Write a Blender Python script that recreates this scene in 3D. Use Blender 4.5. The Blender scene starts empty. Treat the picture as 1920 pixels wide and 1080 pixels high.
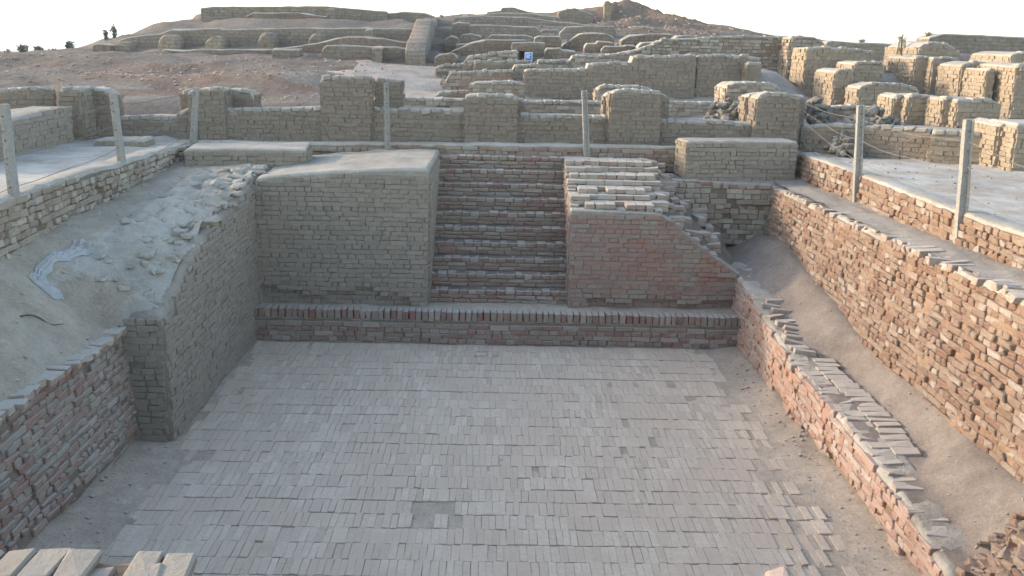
import bpy, math, random
import numpy as np
from mathutils import Vector, Matrix, Quaternion
R = math.radians
scene = bpy.context.scene
col = scene.collection
# ------------------------------------------------------------------ camera
CAM = Vector((0.0, 0.0, 4.35)); FOCAL = 1900.0 / 1920.0
PITCH, YAW, ROLL = R(13.87), R(1.22), R(1.4)
_f = Vector((math.sin(YAW) * math.cos(PITCH), math.cos(YAW) * math.cos(PITCH), -math.sin(PITCH)))
_r = Vector((math.cos(YAW), -math.sin(YAW), 0)); _u = _r.cross(_f)
CR = _r * math.cos(ROLL) + _u * math.sin(ROLL); CU = -_r * math.sin(ROLL) + _u * math.cos(ROLL)
cam = bpy.data.cameras.new('camera'); cam.sensor_width = 36; cam.lens = 36 * FOCAL
cam.clip_end = 9000; cam.clip_start = 0.05
co = bpy.data.objects.new('camera', cam); col.objects.link(co)
M3 = Matrix((CR, CU, -_f)).transposed()
co.matrix_world = Matrix.Translation(CAM) @ M3.to_4x4()
scene.camera = co
# ------------------------------------------------------------------ light
SUN_EL = R(17); SUN_AZ = R(-72)            # azimuth from +Y towards +X
SUN_DIR = Vector((math.sin(SUN_AZ) * math.cos(SUN_EL), math.cos(SUN_AZ) * math.cos(SUN_EL), math.sin(SUN_EL)))
world = bpy.data.worlds.new('World'); scene.world = world; world.use_nodes = True
wn = world.node_tree.nodes; wl = world.node_tree.links
sky = wn.new('ShaderNodeTexSky'); sky.sky_type = 'NISHITA'; sky.sun_disc = False
sky.sun_elevation = SUN_EL; sky.sun_rotation = SUN_AZ
sky.altitude = 50; sky.air_density = 1.0; sky.dust_density = 1.3; sky.ozone_density = 1.0
wn['Background'].inputs['Strength'].default_value = 0.15
wl.new(sky.outputs[0], wn['Background'].inputs['Color'])
sl = bpy.data.lights.new('sun', 'SUN'); sl.energy = 1.05; sl.angle = R(4.0); sl.color = (1.0, 0.86, 0.70)
so = bpy.data.objects.new('sun', sl); col.objects.link(so)
so.rotation_euler = SUN_DIR.to_track_quat('Z', 'Y').to_euler(); so.location = (-20, 20, 30)
vs = scene.view_settings; vs.view_transform = 'Standard'; vs.look = 'None'; vs.gamma = 1; vs.use_curve_mapping = False
vs.exposure = 2.05
scene.cycles.max_bounces = 5; scene.cycles.diffuse_bounces = 3; scene.cycles.volume_bounces = 1
scene.cycles.use_denoising = True
# ------------------------------------------------------------------ noise
def _hash(i, j, k, s):
    n = (i * 374761393 + j * 668265263 + k * 2147483647 + s * 1274126177) & 0xffffffff
    n = ((n ^ (n >> 13)) * 1274126177) & 0xffffffff
    n = (n ^ (n >> 16)) & 0xffffffff
    return n.astype(np.float64) / 2147483647.5 - 1.0
def vnoise(P, f, s=0):
    P = np.asarray(P, float) * f
    I = np.floor(P).astype(np.int64); t = P - I; t = t * t * (3 - 2 * t)
    r = 0
    for a in (0, 1):
        for b in (0, 1):
            for c in (0, 1):
                w = (t[..., 0] if a else 1 - t[..., 0]) * (t[..., 1] if b else 1 - t[..., 1]) * (t[..., 2] if c else 1 - t[..., 2])
                r = r + w * _hash(I[..., 0] + a, I[..., 1] + b, I[..., 2] + c, s)
    return r
def fbm(P, f, o=3, s=0):
    r = 0; a = 1
    for k in range(o):
        r = r + a * vnoise(P, f * 2 ** k, s + k); a *= .5
    return r
# ------------------------------------------------------------------ materials
MAT = {}
def nodes_of(name):
    m = bpy.data.materials.new(name); m.use_nodes = True; MAT[name] = m
    nt = m.node_tree; b = nt.nodes['Principled BSDF']
    b.inputs['Roughness'].default_value = .95; b.inputs['Specular IOR Level'].default_value = .12
    return m, nt, b
def N(nt, typ, **kw):
    n = nt.nodes.new(typ)
    for k, v in kw.items():
        if k in n.inputs: n.inputs[k].default_value = v
        else: setattr(n, k, v)
    return n
def noise(nt, vec, scale, detail=4, rough=.6):
    n = N(nt, 'ShaderNodeTexNoise'); n.inputs['Scale'].default_value = scale
    n.inputs['Detail'].default_value = detail; n.inputs['Roughness'].default_value = rough
    nt.links.new(vec, n.inputs['Vector']); return n.outputs[0]
def ramp(nt, fac, stops, interp='LINEAR'):
    n = N(nt, 'ShaderNodeValToRGB'); cr = n.color_ramp; cr.interpolation = interp
    while len(cr.elements) < len(stops): cr.elements.new(.5)
    for e, (p, c) in zip(cr.elements, stops):
        e.position = p; e.color = (c[0], c[1], c[2], 1) if hasattr(c, '__len__') else (c, c, c, 1)
    nt.links.new(fac, n.inputs[0]); return n.outputs[0]
def mix(nt, fac, a, b, mode='MIX'):
    n = N(nt, 'ShaderNodeMix', data_type='RGBA', blend_type=mode)
    for sock, v in ((n.inputs[0], fac), (n.inputs[6], a), (n.inputs[7], b)):
        if isinstance(v, bpy.types.NodeSocket): nt.links.new(v, sock)
        elif hasattr(v, '__len__'): sock.default_value = (v[0], v[1], v[2], 1)
        else: sock.default_value = v
    return n.outputs[2]
def math_(nt, op, a, b=0.0, clamp=False):
    n = N(nt, 'ShaderNodeMath', operation=op); n.use_clamp = clamp
    for sock, v in ((n.inputs[0], a), (n.inputs[1], b)):
        if isinstance(v, bpy.types.NodeSocket): nt.links.new(v, sock)
        else: sock.default_value = v
    return n.outputs[0]
def bump(nt, b, h, dist, strength=1.0):
    n = N(nt, 'ShaderNodeBump'); n.inputs['Strength'].default_value = strength; n.inputs['Distance'].default_value = dist
    nt.links.new(h, n.inputs['Height']); nt.links.new(n.outputs[0], b.inputs['Normal']); return n
TINT = (1.02, .985, .945)
def tn(c): return tuple(a * b for a, b in zip(c, TINT))
def tns(st): return [(p, tn(c)) for p, c in st]
def soil(name, stops, salt=None, salt_amt=0.0, bumpd=.012, fine=35, patch=1.1, pebble=0.0, grain=.25):
    """earth and mud: broad patches, fine grain, optional pale salt crust and small stones"""
    m, nt, b = nodes_of(name); g = N(nt, 'ShaderNodeNewGeometry'); P = g.outputs['Position']
    c = ramp(nt, noise(nt, P, patch, 5, .65), tns(stops))
    fn = noise(nt, P, fine, 5, .7)
    c = mix(nt, 1.0, c, ramp(nt, fn, [(.25, 1 - grain), (.75, 1 + grain)]), 'MULTIPLY')
    c = mix(nt, 1.0, c, ramp(nt, noise(nt, P, 5.5, 4, .7), [(.3, .84), (.7, 1.14)]), 'MULTIPLY')
    if salt:
        f = ramp(nt, noise(nt, P, .8, 6, .7), [(.42, 0), (.68, salt_amt)])
        c = mix(nt, f, c, salt)
    h = math_(nt, 'ADD', math_(nt, 'MULTIPLY', fn, .5), noise(nt, P, 9, 5, .65))
    if pebble:
        v = N(nt, 'ShaderNodeTexVoronoi'); v.inputs['Scale'].default_value = 26; nt.links.new(P, v.inputs['Vector'])
        pm = ramp(nt, v.outputs['Distance'], [(.12, 1), (.28, 0)])
        sel = ramp(nt, v.outputs['Color'], [(.62, 0), (.68, 1)])
        pk = math_(nt, 'MULTIPLY', pm, sel)
        c = mix(nt, math_(nt, 'MULTIPLY', pk, pebble), c, (.30, .24, .20))
        h = math_(nt, 'ADD', h, math_(nt, 'MULTIPLY', pk, .6))
    nt.links.new(c, b.inputs['Base Color']); bump(nt, b, h, bumpd); return m
def brickmat(name, stops, dust=(.36, .315, .255), top=.75, side=.35, bumpd=.006, stain=None, coords=3.0):
    """fired or mud brick: every brick its own tone, dust lying on upward faces and in patches on the face"""
    m, nt, b = nodes_of(name); g = N(nt, 'ShaderNodeNewGeometry'); P = g.outputs['Position']
    oi = N(nt, 'ShaderNodeObjectInfo')
    r = math_(nt, 'FRACT', math_(nt, 'ADD', g.outputs['Random Per Island'], math_(nt, 'MULTIPLY', oi.outputs['Random'], 1.0)))
    c = ramp(nt, r, tns(stops)); dust = tn(dust)
    c = mix(nt, 1.0, c, ramp(nt, noise(nt, P, 28, 4, .7), [(.25, .78), (.75, 1.2)]), 'MULTIPLY')
    if stain:
        f = ramp(nt, noise(nt, P, 1.3, 4, .6), [(.46, 0), (.62, stain[1])])
        c = mix(nt, f, c, stain[0])
    pn = ramp(nt, noise(nt, P, coords, 5, .65), [(.36, 0), (.66, 1)])
    sp = N(nt, 'ShaderNodeSeparateXYZ'); nt.links.new(g.outputs['Normal'], sp.inputs[0])
    up = ramp(nt, sp.outputs[2], [(.35, 0), (.85, 1)])
    f = math_(nt, 'ADD', math_(nt, 'MULTIPLY', up, top), math_(nt, 'MULTIPLY', pn, side), True)
    c = mix(nt, f, c, dust)
    nt.links.new(c, b.inputs['Base Color'])
    bump(nt, b, math_(nt, 'ADD', noise(nt, P, 45, 4, .7), math_(nt, 'MULTIPLY', noise(nt, P, 14, 4, .6), 1.5)), bumpd)
    return m
def plain(name, c, rough=.8, var=.15, scale=20):
    m, nt, b = nodes_of(name); g = N(nt, 'ShaderNodeNewGeometry')
    b.inputs['Roughness'].default_value = rough
    cc = mix(nt, 1.0, c, ramp(nt, noise(nt, g.outputs['Position'], scale, 4, .6), [(.3, 1 - var), (.7, 1 + var)]), 'MULTIPLY')
    nt.links.new(cc, b.inputs['Base Color']); return m
def coursed(name, stops):
    """masonry too far off to pick bricks apart: faint courses in relief and tone"""
    m = soil(name, stops, bumpd=.03, fine=11, patch=.7); nt = m.node_tree; b = nt.nodes['Principled BSDF']
    g = N(nt, 'ShaderNodeNewGeometry'); s = N(nt, 'ShaderNodeSeparateXYZ'); nt.links.new(g.outputs['Position'], s.inputs[0])
    cx = N(nt, 'ShaderNodeCombineXYZ'); nt.links.new(math_(nt, 'ADD', s.outputs[0], s.outputs[1]), cx.inputs[0]); nt.links.new(s.outputs[2], cx.inputs[1])
    wob = N(nt, 'ShaderNodeVectorMath', operation='ADD'); nt.links.new(cx.outputs[0], wob.inputs[0])
    wn_ = N(nt, 'ShaderNodeTexNoise'); wn_.inputs['Scale'].default_value = 1.7; nt.links.new(g.outputs['Position'], wn_.inputs['Vector'])
    sc_ = N(nt, 'ShaderNodeVectorMath', operation='SCALE'); nt.links.new(wn_.outputs['Color'], sc_.inputs[0]); sc_.inputs['Scale'].default_value = .1
    nt.links.new(sc_.outputs[0], wob.inputs[1])
    t = N(nt, 'ShaderNodeTexBrick'); nt.links.new(wob.outputs[0], t.inputs['Vector'])
    t.inputs['Scale'].default_value = 1; t.inputs['Brick Width'].default_value = .32; t.inputs['Row Height'].default_value = .11; t.inputs['Mortar Size'].default_value = .018
    t.inputs['Color1'].default_value = (1.06, 1.06, 1.06, 1); t.inputs['Color2'].default_value = (.9, .88, .86, 1); t.inputs['Mortar'].default_value = (.74, .74, .74, 1)
    old = b.inputs['Base Color'].links[0].from_socket
    nt.links.new(mix(nt, .75, old, mix(nt, 1.0, old, t.outputs[0], 'MULTIPLY')), b.inputs['Base Color'])
    return m
MUD = [(.25, (.225, .195, .155)), (.5, (.30, .262, .21)), (.75, (.365, .325, .268))]
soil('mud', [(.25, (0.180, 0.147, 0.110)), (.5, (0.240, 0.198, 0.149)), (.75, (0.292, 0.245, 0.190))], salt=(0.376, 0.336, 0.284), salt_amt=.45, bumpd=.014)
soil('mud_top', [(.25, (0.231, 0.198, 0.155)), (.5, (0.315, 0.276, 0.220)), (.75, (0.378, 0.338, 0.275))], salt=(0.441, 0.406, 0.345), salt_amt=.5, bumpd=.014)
soil('mud_mortar', [(.3, (0.152, 0.122, 0.090)), (.7, (0.216, 0.176, 0.133))], bumpd=.012)
soil('dark_mortar', [(.3, (.125, .10, .08)), (.7, (.19, .155, .12))], bumpd=.014)
soil('warm_mortar', [(.3, (.20, .125, .08)), (.7, (.30, .205, .14))], bumpd=.016)
soil('terrace_dirt', [(.25, (0.222, 0.181, 0.132)), (.55, (0.303, 0.249, 0.184)), (.8, (0.378, 0.315, 0.234))], salt=(0.444, 0.385, 0.302), salt_amt=.4, pebble=.3)
soil('pit_dirt', [(.25, (0.323, 0.258, 0.189)), (.55, (0.389, 0.315, 0.235)), (.8, (0.446, 0.363, 0.274))], pebble=.3)
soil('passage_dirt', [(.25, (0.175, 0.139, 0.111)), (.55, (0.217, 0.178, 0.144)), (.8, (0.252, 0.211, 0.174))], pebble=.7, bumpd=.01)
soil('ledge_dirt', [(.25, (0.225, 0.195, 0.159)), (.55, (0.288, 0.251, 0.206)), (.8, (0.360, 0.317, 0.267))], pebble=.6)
soil('plaza', [(.2, (0.251, 0.215, 0.168)), (.5, (0.339, 0.297, 0.241)), (.75, (0.437, 0.392, 0.322))], salt=(0.513, 0.470, 0.404), salt_amt=.65, pebble=.3, patch=.8)
# mound: pale paths low down, red brick earth on the slopes
soil('path_earth', [(.25, (0.243, 0.198, 0.155)), (.5, (0.315, 0.264, 0.215)), (.75, (0.387, 0.339, 0.288))], bumpd=.02, pebble=.3)
soil('mound_earth', [(.25, (0.121, 0.093, 0.072)), (.5, (0.164, 0.132, 0.103)), (.75, (0.206, 0.183, 0.156))], bumpd=.05, fine=6, patch=.45, pebble=.5)
soil('red_earth', [(.25, (0.128, 0.085, 0.063)), (.5, (0.177, 0.123, 0.088)), (.75, (0.207, 0.165, 0.123))], bumpd=.05, fine=6, patch=.6, pebble=.5)
RED = [(0, (.235, .135, .105)), (.25, (.30, .185, .14)), (.5, (.285, .215, .165)), (.75, (.345, .265, .20)), (.9, (.255, .225, .18)), (1, (.40, .335, .275))]
brickmat('red_brick', [(0, (0.202, 0.113, 0.086)), (.25, (0.258, 0.155, 0.115)), (.5, (0.245, 0.181, 0.135)), (.75, (0.297, 0.223, 0.164)), (.9, (0.219, 0.189, 0.148)), (1, (0.344, 0.281, 0.226))], side=.3)
brickmat('pool_brick', [(0, (0.206, 0.109, 0.086)), (.3, (0.249, 0.151, 0.115)), (.55, (0.228, 0.168, 0.123)), (.8, (0.232, 0.189, 0.143)), (1, (0.335, 0.260, 0.217))], side=.2, top=.85, dust=(.37, .325, .27))
brickmat('tan_brick', [(0, (.205, .15, .108)), (.35, (.26, .205, .152)), (.7, (.31, .257, .193)), (1, (.375, .332, .265))], side=.35, dust=(.29, .25, .20))
brickmat('lit_brick', [(0, (0.175, 0.097, 0.065)), (.3, (0.216, 0.136, 0.094)), (.55, (0.235, 0.167, 0.120)), (.85, (0.262, 0.198, 0.148)), (1, (0.350, 0.299, 0.252))], dust=(0.239, 0.176, 0.133), side=.35, bumpd=.009)
brickmat('mud_brick', [(0, (0.220, 0.181, 0.137)), (.5, (0.244, 0.202, 0.153)), (1, (0.268, 0.223, 0.172))], side=.5, dust=(0.256, 0.215, 0.167))
brickmat('mid_mud_brick', [(0, (0.191, 0.152, 0.114)), (.5, (0.212, 0.170, 0.127)), (1, (0.233, 0.187, 0.143))], side=.5, dust=(0.223, 0.181, 0.139))
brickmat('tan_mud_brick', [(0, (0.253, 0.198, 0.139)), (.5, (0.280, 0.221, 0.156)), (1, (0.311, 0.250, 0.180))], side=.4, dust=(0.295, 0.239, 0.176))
brickmat('washed_brick', [(0, (.255, .135, .10)), (.4, (.275, .175, .132)), (.75, (.27, .205, .158)), (1, (.29, .24, .19))], side=.5, dust=(.258, .215, .172), stain=((.30, .135, .09), .7), coords=1.6)
brickmat('pink_brick', [(0, (.29, .16, .115)), (.4, (.33, .21, .16)), (.8, (.36, .26, .205)), (1, (.42, .35, .30))], side=.5, dust=(.37, .29, .235), stain=((.40, .20, .115), .7), coords=2.2)
brickmat('dusty_brick', [(0, (0.270, 0.184, 0.138)), (.5, (0.313, 0.242, 0.184)), (1, (0.367, 0.310, 0.245))], top=.9, side=.3, dust=(.415, .36, .295))
brickmat('mud_cap_brick', [(0, (.25, .215, .172)), (.5, (.29, .255, .208)), (1, (.33, .292, .245))], top=.7, side=.4, dust=(.35, .318, .272))
brickmat('floor_brick', [(0, (0.423, 0.327, 0.237)), (.35, (0.484, 0.385, 0.286)), (.7, (0.530, 0.426, 0.320)), (1, (0.571, 0.463, 0.352))], top=.18, side=.6, dust=(0.520, 0.417, 0.313), stain=((0.428, 0.283, 0.192), .75), coords=1.3, bumpd=.006)
brickmat('stone', [(0, (.10, .092, .075)), (.5, (.15, .135, .112)), (1, (.21, .19, .158))], side=.25, top=.35, dust=(.22, .198, .165))
brickmat('red_stone', [(0, (.25, .14, .10)), (.5, (.33, .21, .15)), (1, (.44, .35, .28))], side=.2)
coursed('far_mud', [(.25, (0.177, 0.143, 0.108)), (.5, (0.224, 0.181, 0.139)), (.75, (0.271, 0.223, 0.175))])
coursed('far_brick', [(.25, (0.148, 0.100, 0.071)), (.5, (0.203, 0.148, 0.106)), (.75, (0.252, 0.191, 0.140))])
coursed('far_tan', [(.25, (0.222, 0.170, 0.116)), (.5, (0.277, 0.218, 0.151)), (.75, (0.326, 0.261, 0.190))])
plain('concrete', (.27, .248, .212), .9, .2, 30)
plain('wire', (.17, .15, .13), .7)
plain('cloth', (.33, .31, .28), .8, .12, 12)
plain('sign_blue', (.02, .16, .50), .5, .1)
plain('sign_white', (.75, .75, .73), .6, .08)
plain('steel', (.45, .42, .42), .5)
plain('wood', (.10, .075, .055), .9)
plain('leaf', (.12, .14, .085), .8, .4, 3)
plain('dry_leaf', (.20, .17, .11), .9, .3, 3)
plain('bark', (.13, .105, .08), .9)
# ------------------------------------------------------------------ mesh helpers
CORN = [(a, b, c) for a in (-1, 1) for b in (-1, 1) for c in (-1, 1)]
def _tmpl():
    idx = {s: i for i, s in enumerate(CORN)}; F = []
    def put(*v): F.append(list(v))
    for a in range(3):
        b, c = [x for x in range(3) if x != a]
        for s in (-1, 1):
            q = []
            for sb, sc in ((-1, -1), (1, -1), (1, 1), (-1, 1)):
                t = [0, 0, 0]; t[a] = s; t[b] = sb; t[c] = sc; q.append(idx[tuple(t)] * 3 + a)
            put(*q)
        for sb in (-1, 1):
            for sc in (-1, 1):
                t = [0, 0, 0]; t[b] = sb; t[c] = sc
                t[a] = -1; k1 = idx[tuple(t)]; t[a] = 1; k2 = idx[tuple(t)]
                put(k1 * 3 + b, k2 * 3 + b, k2 * 3 + c, k1 * 3 + c)
    for s in CORN: put(idx[s] * 3, idx[s] * 3 + 1, idx[s] * 3 + 2)
    V = np.zeros((24, 3))
    for i, s in enumerate(CORN):
        for t in range(3): V[i * 3 + t] = [s[k] * (1 if k == t else .8) for k in range(3)]
    for f in F:
        p = V[f]; n = np.cross(p[1] - p[0], p[2] - p[0])
        if n @ p.mean(0) < 0: f.reverse()
    return F
TF = _tmpl()
TSIGN = np.array([CORN[i // 3] for i in range(24)], float)
TTYPE = np.array([[1 if k == (i % 3) else 0 for k in range(3)] for i in range(24)], float)
BOXF = [[0, 1, 3, 2], [4, 6, 7, 5], [0, 4, 5, 1], [2, 3, 7, 6], [1, 5, 7, 3], [0, 2, 6, 4]]
def mesh_from(name, V, F, mat, smooth=False, sharp=None):
    me = bpy.data.meshes.new(name)
    V = np.asarray(V, np.float32)
    if isinstance(F, list):
        ls = np.array([len(f) for f in F], np.int32); lv = np.array([i for f in F for i in f], np.int32)
    else: ls, lv = F
    me.vertices.add(len(V)); me.vertices.foreach_set('co', V.ravel())
    me.loops.add(len(lv)); me.loops.foreach_set('vertex_index', lv)
    st = np.zeros(len(ls), np.int32); st[1:] = np.cumsum(ls)[:-1]
    me.polygons.add(len(ls)); me.polygons.foreach_set('loop_start', st)
    try: me.polygons.foreach_set('loop_total', ls)
    except Exception: pass
    me.polygons.foreach_set('use_smooth', np.full(len(ls), bool(smooth)))
    me.update(calc_edges=True); me.validate()
    if sharp: me.set_sharp_from_angle(angle=R(sharp))
    me.materials.append(MAT[mat] if isinstance(mat, str) else mat)
    return me
def link(name, me, parent=None, loc=None):
    o = bpy.data.objects.new(name, me); col.objects.link(o)
    if parent is not None: o.parent = parent
    if loc is not None: o.location = loc
    return o
def thing(name, label, cat, loc=(0, 0, 0), group=None):
    o = bpy.data.objects.new(name, None); col.objects.link(o); o.location = loc; o.empty_display_size = .2
    o['label'] = label; o['category'] = cat; o['kind'] = 'thing'
    if group: o['group'] = group
    return o
def tag(o, label, cat, group=None):
    o['label'] = label; o['category'] = cat
    if group: o['group'] = group
    return o
def chamfer_verts(dims, c, jit, rng):
    """dims (n,3) -> (n,24,3) chamfered, knocked-about brick corners"""
    n = len(dims); h = dims[:, None, :] / 2
    cc = np.minimum(c, dims.min(1) * .3)[:, None, None] if np.ndim(c) == 0 else c[:, None, None]
    V = TSIGN[None] * (h - cc * (1 - TTYPE[None]))
    cj = rng.normal(0, 1, (n, 8, 3)).repeat(3, axis=1) * jit
    return V + cj + rng.normal(0, 1, (n, 24, 3)) * jit * .35
CACHE = {}
class Bricks:
    """collects the bricks of one thing; the largest in view become objects of their own, the rest one mesh"""
    def __init__(s): s.c = []; s.u = []; s.n = []; s.d = []
    def add(s, c, u, n, d): s.c.append(c); s.u.append(u); s.n.append(n); s.d.append(d)
    def build(s, root, mat, limit=300, chamfer=.012, jit=.004, seed=1, simple=False, name='brick', rest='brickwork', parent=None):
        if not s.c: return
        par = parent or root
        rng = np.random.default_rng(seed)
        C = np.array(s.c, float); U = np.array(s.u, float); Nn = np.array(s.n, float); D = np.array(s.d, float)
        U /= np.linalg.norm(U, axis=1)[:, None]; Z = np.cross(U, Nn); Z /= np.linalg.norm(Z, axis=1)[:, None]; Z = np.where((Z[:, 2:3] < 0), -Z, Z)
        Nn = np.cross(Z, U)
        loc = np.array(root.matrix_world.translation if False else root.location)
        if par is not root: loc = loc + np.array(par.location)
        rel = C - np.array(CAM); zc = rel @ np.array(_f)
        px = rel @ np.array(CR) / zc * FOCAL; py = rel @ np.array(CU) / zc * FOCAL
        area = D[:, 0] * D[:, 2] / zc ** 2
        infr = (zc > .5) & (abs(px) < .51) & (abs(py) < .29)
        score = np.where(infr, area, 0)
        order = np.argsort(-score); pick = [i for i in order[:limit] if score[i] > 0]
        pset = np.zeros(len(C), bool); pset[pick] = True
        for i in pick:
            key = (mat, round(D[i, 0], 2), round(D[i, 1], 2), round(D[i, 2], 2), chamfer, jit, int(rng.integers(0, 7)))
            if key not in CACHE:
                d0 = np.array([[key[1], key[2], key[3]]])
                V = chamfer_verts(d0, chamfer, jit, rng)[0]
                CACHE[key] = (mesh_from('brick', V, TF, mat), d0[0])
            me, d0 = CACHE[key]
            o = bpy.data.objects.new(name, me); col.objects.link(o); o.parent = par
            sc_ = D[i] / d0
            m = Matrix(((U[i, 0] * sc_[0], Nn[i, 0] * sc_[1], Z[i, 0] * sc_[2], C[i, 0] - loc[0]),
                        (U[i, 1] * sc_[0], Nn[i, 1] * sc_[1], Z[i, 1] * sc_[2], C[i, 1] - loc[1]),
                        (U[i, 2] * sc_[0], Nn[i, 2] * sc_[1], Z[i, 2] * sc_[2], C[i, 2] - loc[2]), (0, 0, 0, 1)))
            o.matrix_basis = m
        k = ~pset
        if k.any():
            n = int(k.sum()); d = D[k]
            if simple:
                S = np.array(CORN, float); V = S[None] * d[:, None, :] / 2 + rng.normal(0, 1, (n, 8, 3)) * jit; T = BOXF; nv = 8
            else: V = chamfer_verts(d, chamfer, jit, rng); T = TF; nv = 24
            W = V[..., 0:1] * U[k][:, None] + V[..., 1:2] * Nn[k][:, None] + V[..., 2:3] * Z[k][:, None] + (C[k] - loc)[:, None]
            ls = np.tile([len(f) for f in T], n).astype(np.int32)
            lv = (np.array([i for f in T for i in f])[None] + nv * np.arange(n)[:, None]).ravel().astype(np.int32)
            o = link(rest, mesh_from(rest, W.reshape(-1, 3), (ls, lv), mat), par); o['kind'] = 'stuff'
            return o
def fn(p): return p if callable(p) else (lambda u: p)
def lay(B, o2, U, L, zb, zt, seed=0, ch=.076, bl=.285, depth=.13, joint=.012, proud=.0, psd=.004, off=None, miss=.02, rot=.012, hroll=.01, tol=.02, english=True, z0=None, sag=.01, u0=0.0, holes=.10):
    """courses of bricks on an upright face: origin o2 (x,y), direction U, outward normal to the right of U"""
    rng = random.Random(seed); Nx, Ny = U[1], -U[0]; zb = fn(zb); zt = fn(zt)
    us = [L * i / 12 for i in range(13)]
    lo = min(zb(u) for u in us) if z0 is None else z0; hi = max(zt(u) for u in us)
    k = 0; v = lo
    while v + ch * .5 < hi:
        head = english and k % 2 == 1
        b = bl / 2 if head else bl
        u = u0 - rng.random() * b
        while u < L:
            w = b * rng.uniform(.86, 1.12)
            if not head and rng.random() < .16: w *= .55
            a = max(u, u0); e = min(u + w, L); u += w
            if e - a < .05: continue
            m = (a + e) / 2
            if v + ch * .92 > zt(m) + tol or v + ch * .4 < zb(m): continue
            if rng.random() < miss: continue
            pr = proud + rng.gauss(0, psd) + (off(m, v + ch / 2) if off else 0)
            zz = v + ch / 2 + sag * math.sin(m * 1.7 + k * .15 + seed) * .5 + rng.gauss(0, .002)
            c = (o2[0] + U[0] * m + Nx * (pr - depth / 2), o2[1] + U[1] * m + Ny * (pr - depth / 2), zz)
            t = rng.gauss(0, rot); ct, st = math.cos(t), math.sin(t)
            u3 = (U[0] * ct - U[1] * st, U[1] * ct + U[0] * st, rng.gauss(0, hroll)); n3 = (u3[1], -u3[0], 0)
            gap = joint + (rng.uniform(.012, .03) if rng.random() < holes else 0)
            B.add(c, u3, n3, (e - a - gap, depth, ch - joint * rng.uniform(.7, 1.3)))
        k += 1; v += ch
def sweep(p0, p1, thick, prof, base, step=.16, rnd=.07, amp=.014, nf=2.2, off=None, recess=0.0, seed=0, back=None, loc=(0, 0, 0), toprough=1.0, endround=True):
    """a wall core: the front face from p0 to p1 (seen with p0 left), profile [(u,z)], rounded worn top"""
    p0 = np.array(p0, float); p1 = np.array(p1, float); L = np.linalg.norm(p1 - p0); U = (p1 - p0) / L; Nn = np.array([U[1], -U[0]])
    pu = []; pz = []
    for u, z in prof:
        if pu and u <= pu[-1] + .012: u = pu[-1] + .012
        pu.append(u); pz.append(z)
    us = set(np.round(np.linspace(0, L, max(3, int(L / step) + 1)), 4))
    for u in pu:
        if 0 < u < L: us.add(round(float(u), 4))
    for d in (.25, .5, .75, 1): us.add(round(rnd * d * .999, 4)); us.add(round(L - rnd * d * .999, 4))
    us = np.array(sorted(u for u in us if 0 <= u <= L))
    zt = np.interp(us, pu, pz)
    if endround:
        d = np.minimum(us, L - us); q = np.clip((rnd - d) / rnd, 0, 1); zt = zt - rnd * (1 - np.sqrt(np.maximum(0, 1 - q * q)))
    zb = np.array([fn(base)(u) for u in us])
    H = max(.05, float((zt - zb).max())); nl = max(2, int(H / max(step, .05)) + 1)
    tb = back if back is not None else 0.0
    sec = []   # (w, frac, dz)
    for k in range(nl): sec.append((0, k / nl, 0))
    for a in (0, 30, 60): sec.append((rnd * (1 - math.cos(R(a))), 1, -rnd * (1 - math.sin(R(a)))))
    nt_ = max(2, int((thick - 2 * rnd) / max(step, .08)) + 1)
    for k in range(nt_ + 1): sec.append((rnd + (thick - 2 * rnd) * k / nt_, 1, 0))
    for a in (60, 30, 0): sec.append((thick - rnd * (1 - math.cos(R(a))), 1, -rnd * (1 - math.sin(R(a)))))
    sec.append((thick, .5, 0)); sec.append((thick, 0, 0))
    S = len(sec); V = np.zeros((len(us), S, 3))
    for j, (w, fr, dz) in enumerate(sec):
        zz = zb + (zt - rnd - zb) * fr if fr < 1 else zt + dz - tb * (w / thick)
        o = np.array([off(u, z) for u, z in zip(us, zz)]) if (off and w < thick * .5) else np.zeros(len(us))
        if off and 0 < w < thick * .5: o = o * (1 - w / (thick * .5))
        d = w - o + (recess if w < thick * .5 else -recess)
        V[:, j, 0] = p0[0] + U[0] * us - Nn[0] * d; V[:, j, 1] = p0[1] + U[1] * us - Nn[1] * d; V[:, j, 2] = zz
    n1 = fbm(V, nf, 3, seed); n2 = fbm(V + 17.3, nf * 1.6, 3, seed + 5)
    front = np.array([1 if (w < thick * .5 and fr < 1) else 0 for w, fr, _ in sec])[None]
    topm = np.array([1.0 if fr == 1 else 0 for _, fr, _ in sec])[None]
    V[..., 0] += n1 * amp * Nn[0] * (front + .5 * topm); V[..., 1] += n1 * amp * Nn[1] * (front + .5 * topm)
    V[..., 2] += n2 * amp * topm * toprough
    nu = len(us); F = []
    for i in range(nu - 1):
        for j in range(S - 1):
            a = i * S + j; F.append((a, a + S, a + S + 1, a + 1))
    F.append(tuple(range(S))); F.append(tuple(range((nu - 1) * S + S - 1, (nu - 1) * S - 1, -1)))
    sweep.top = [1 if (k < (nu - 1) * (S - 1) and sec[k % (S - 1)][1] == 1 and sec[k % (S - 1) + 1][1] == 1) else 0 for k in range(len(F))]
    return V.reshape(-1, 3) - np.array(loc), F, L, U, (lambda u: float(np.interp(u, us, zt)))
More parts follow.
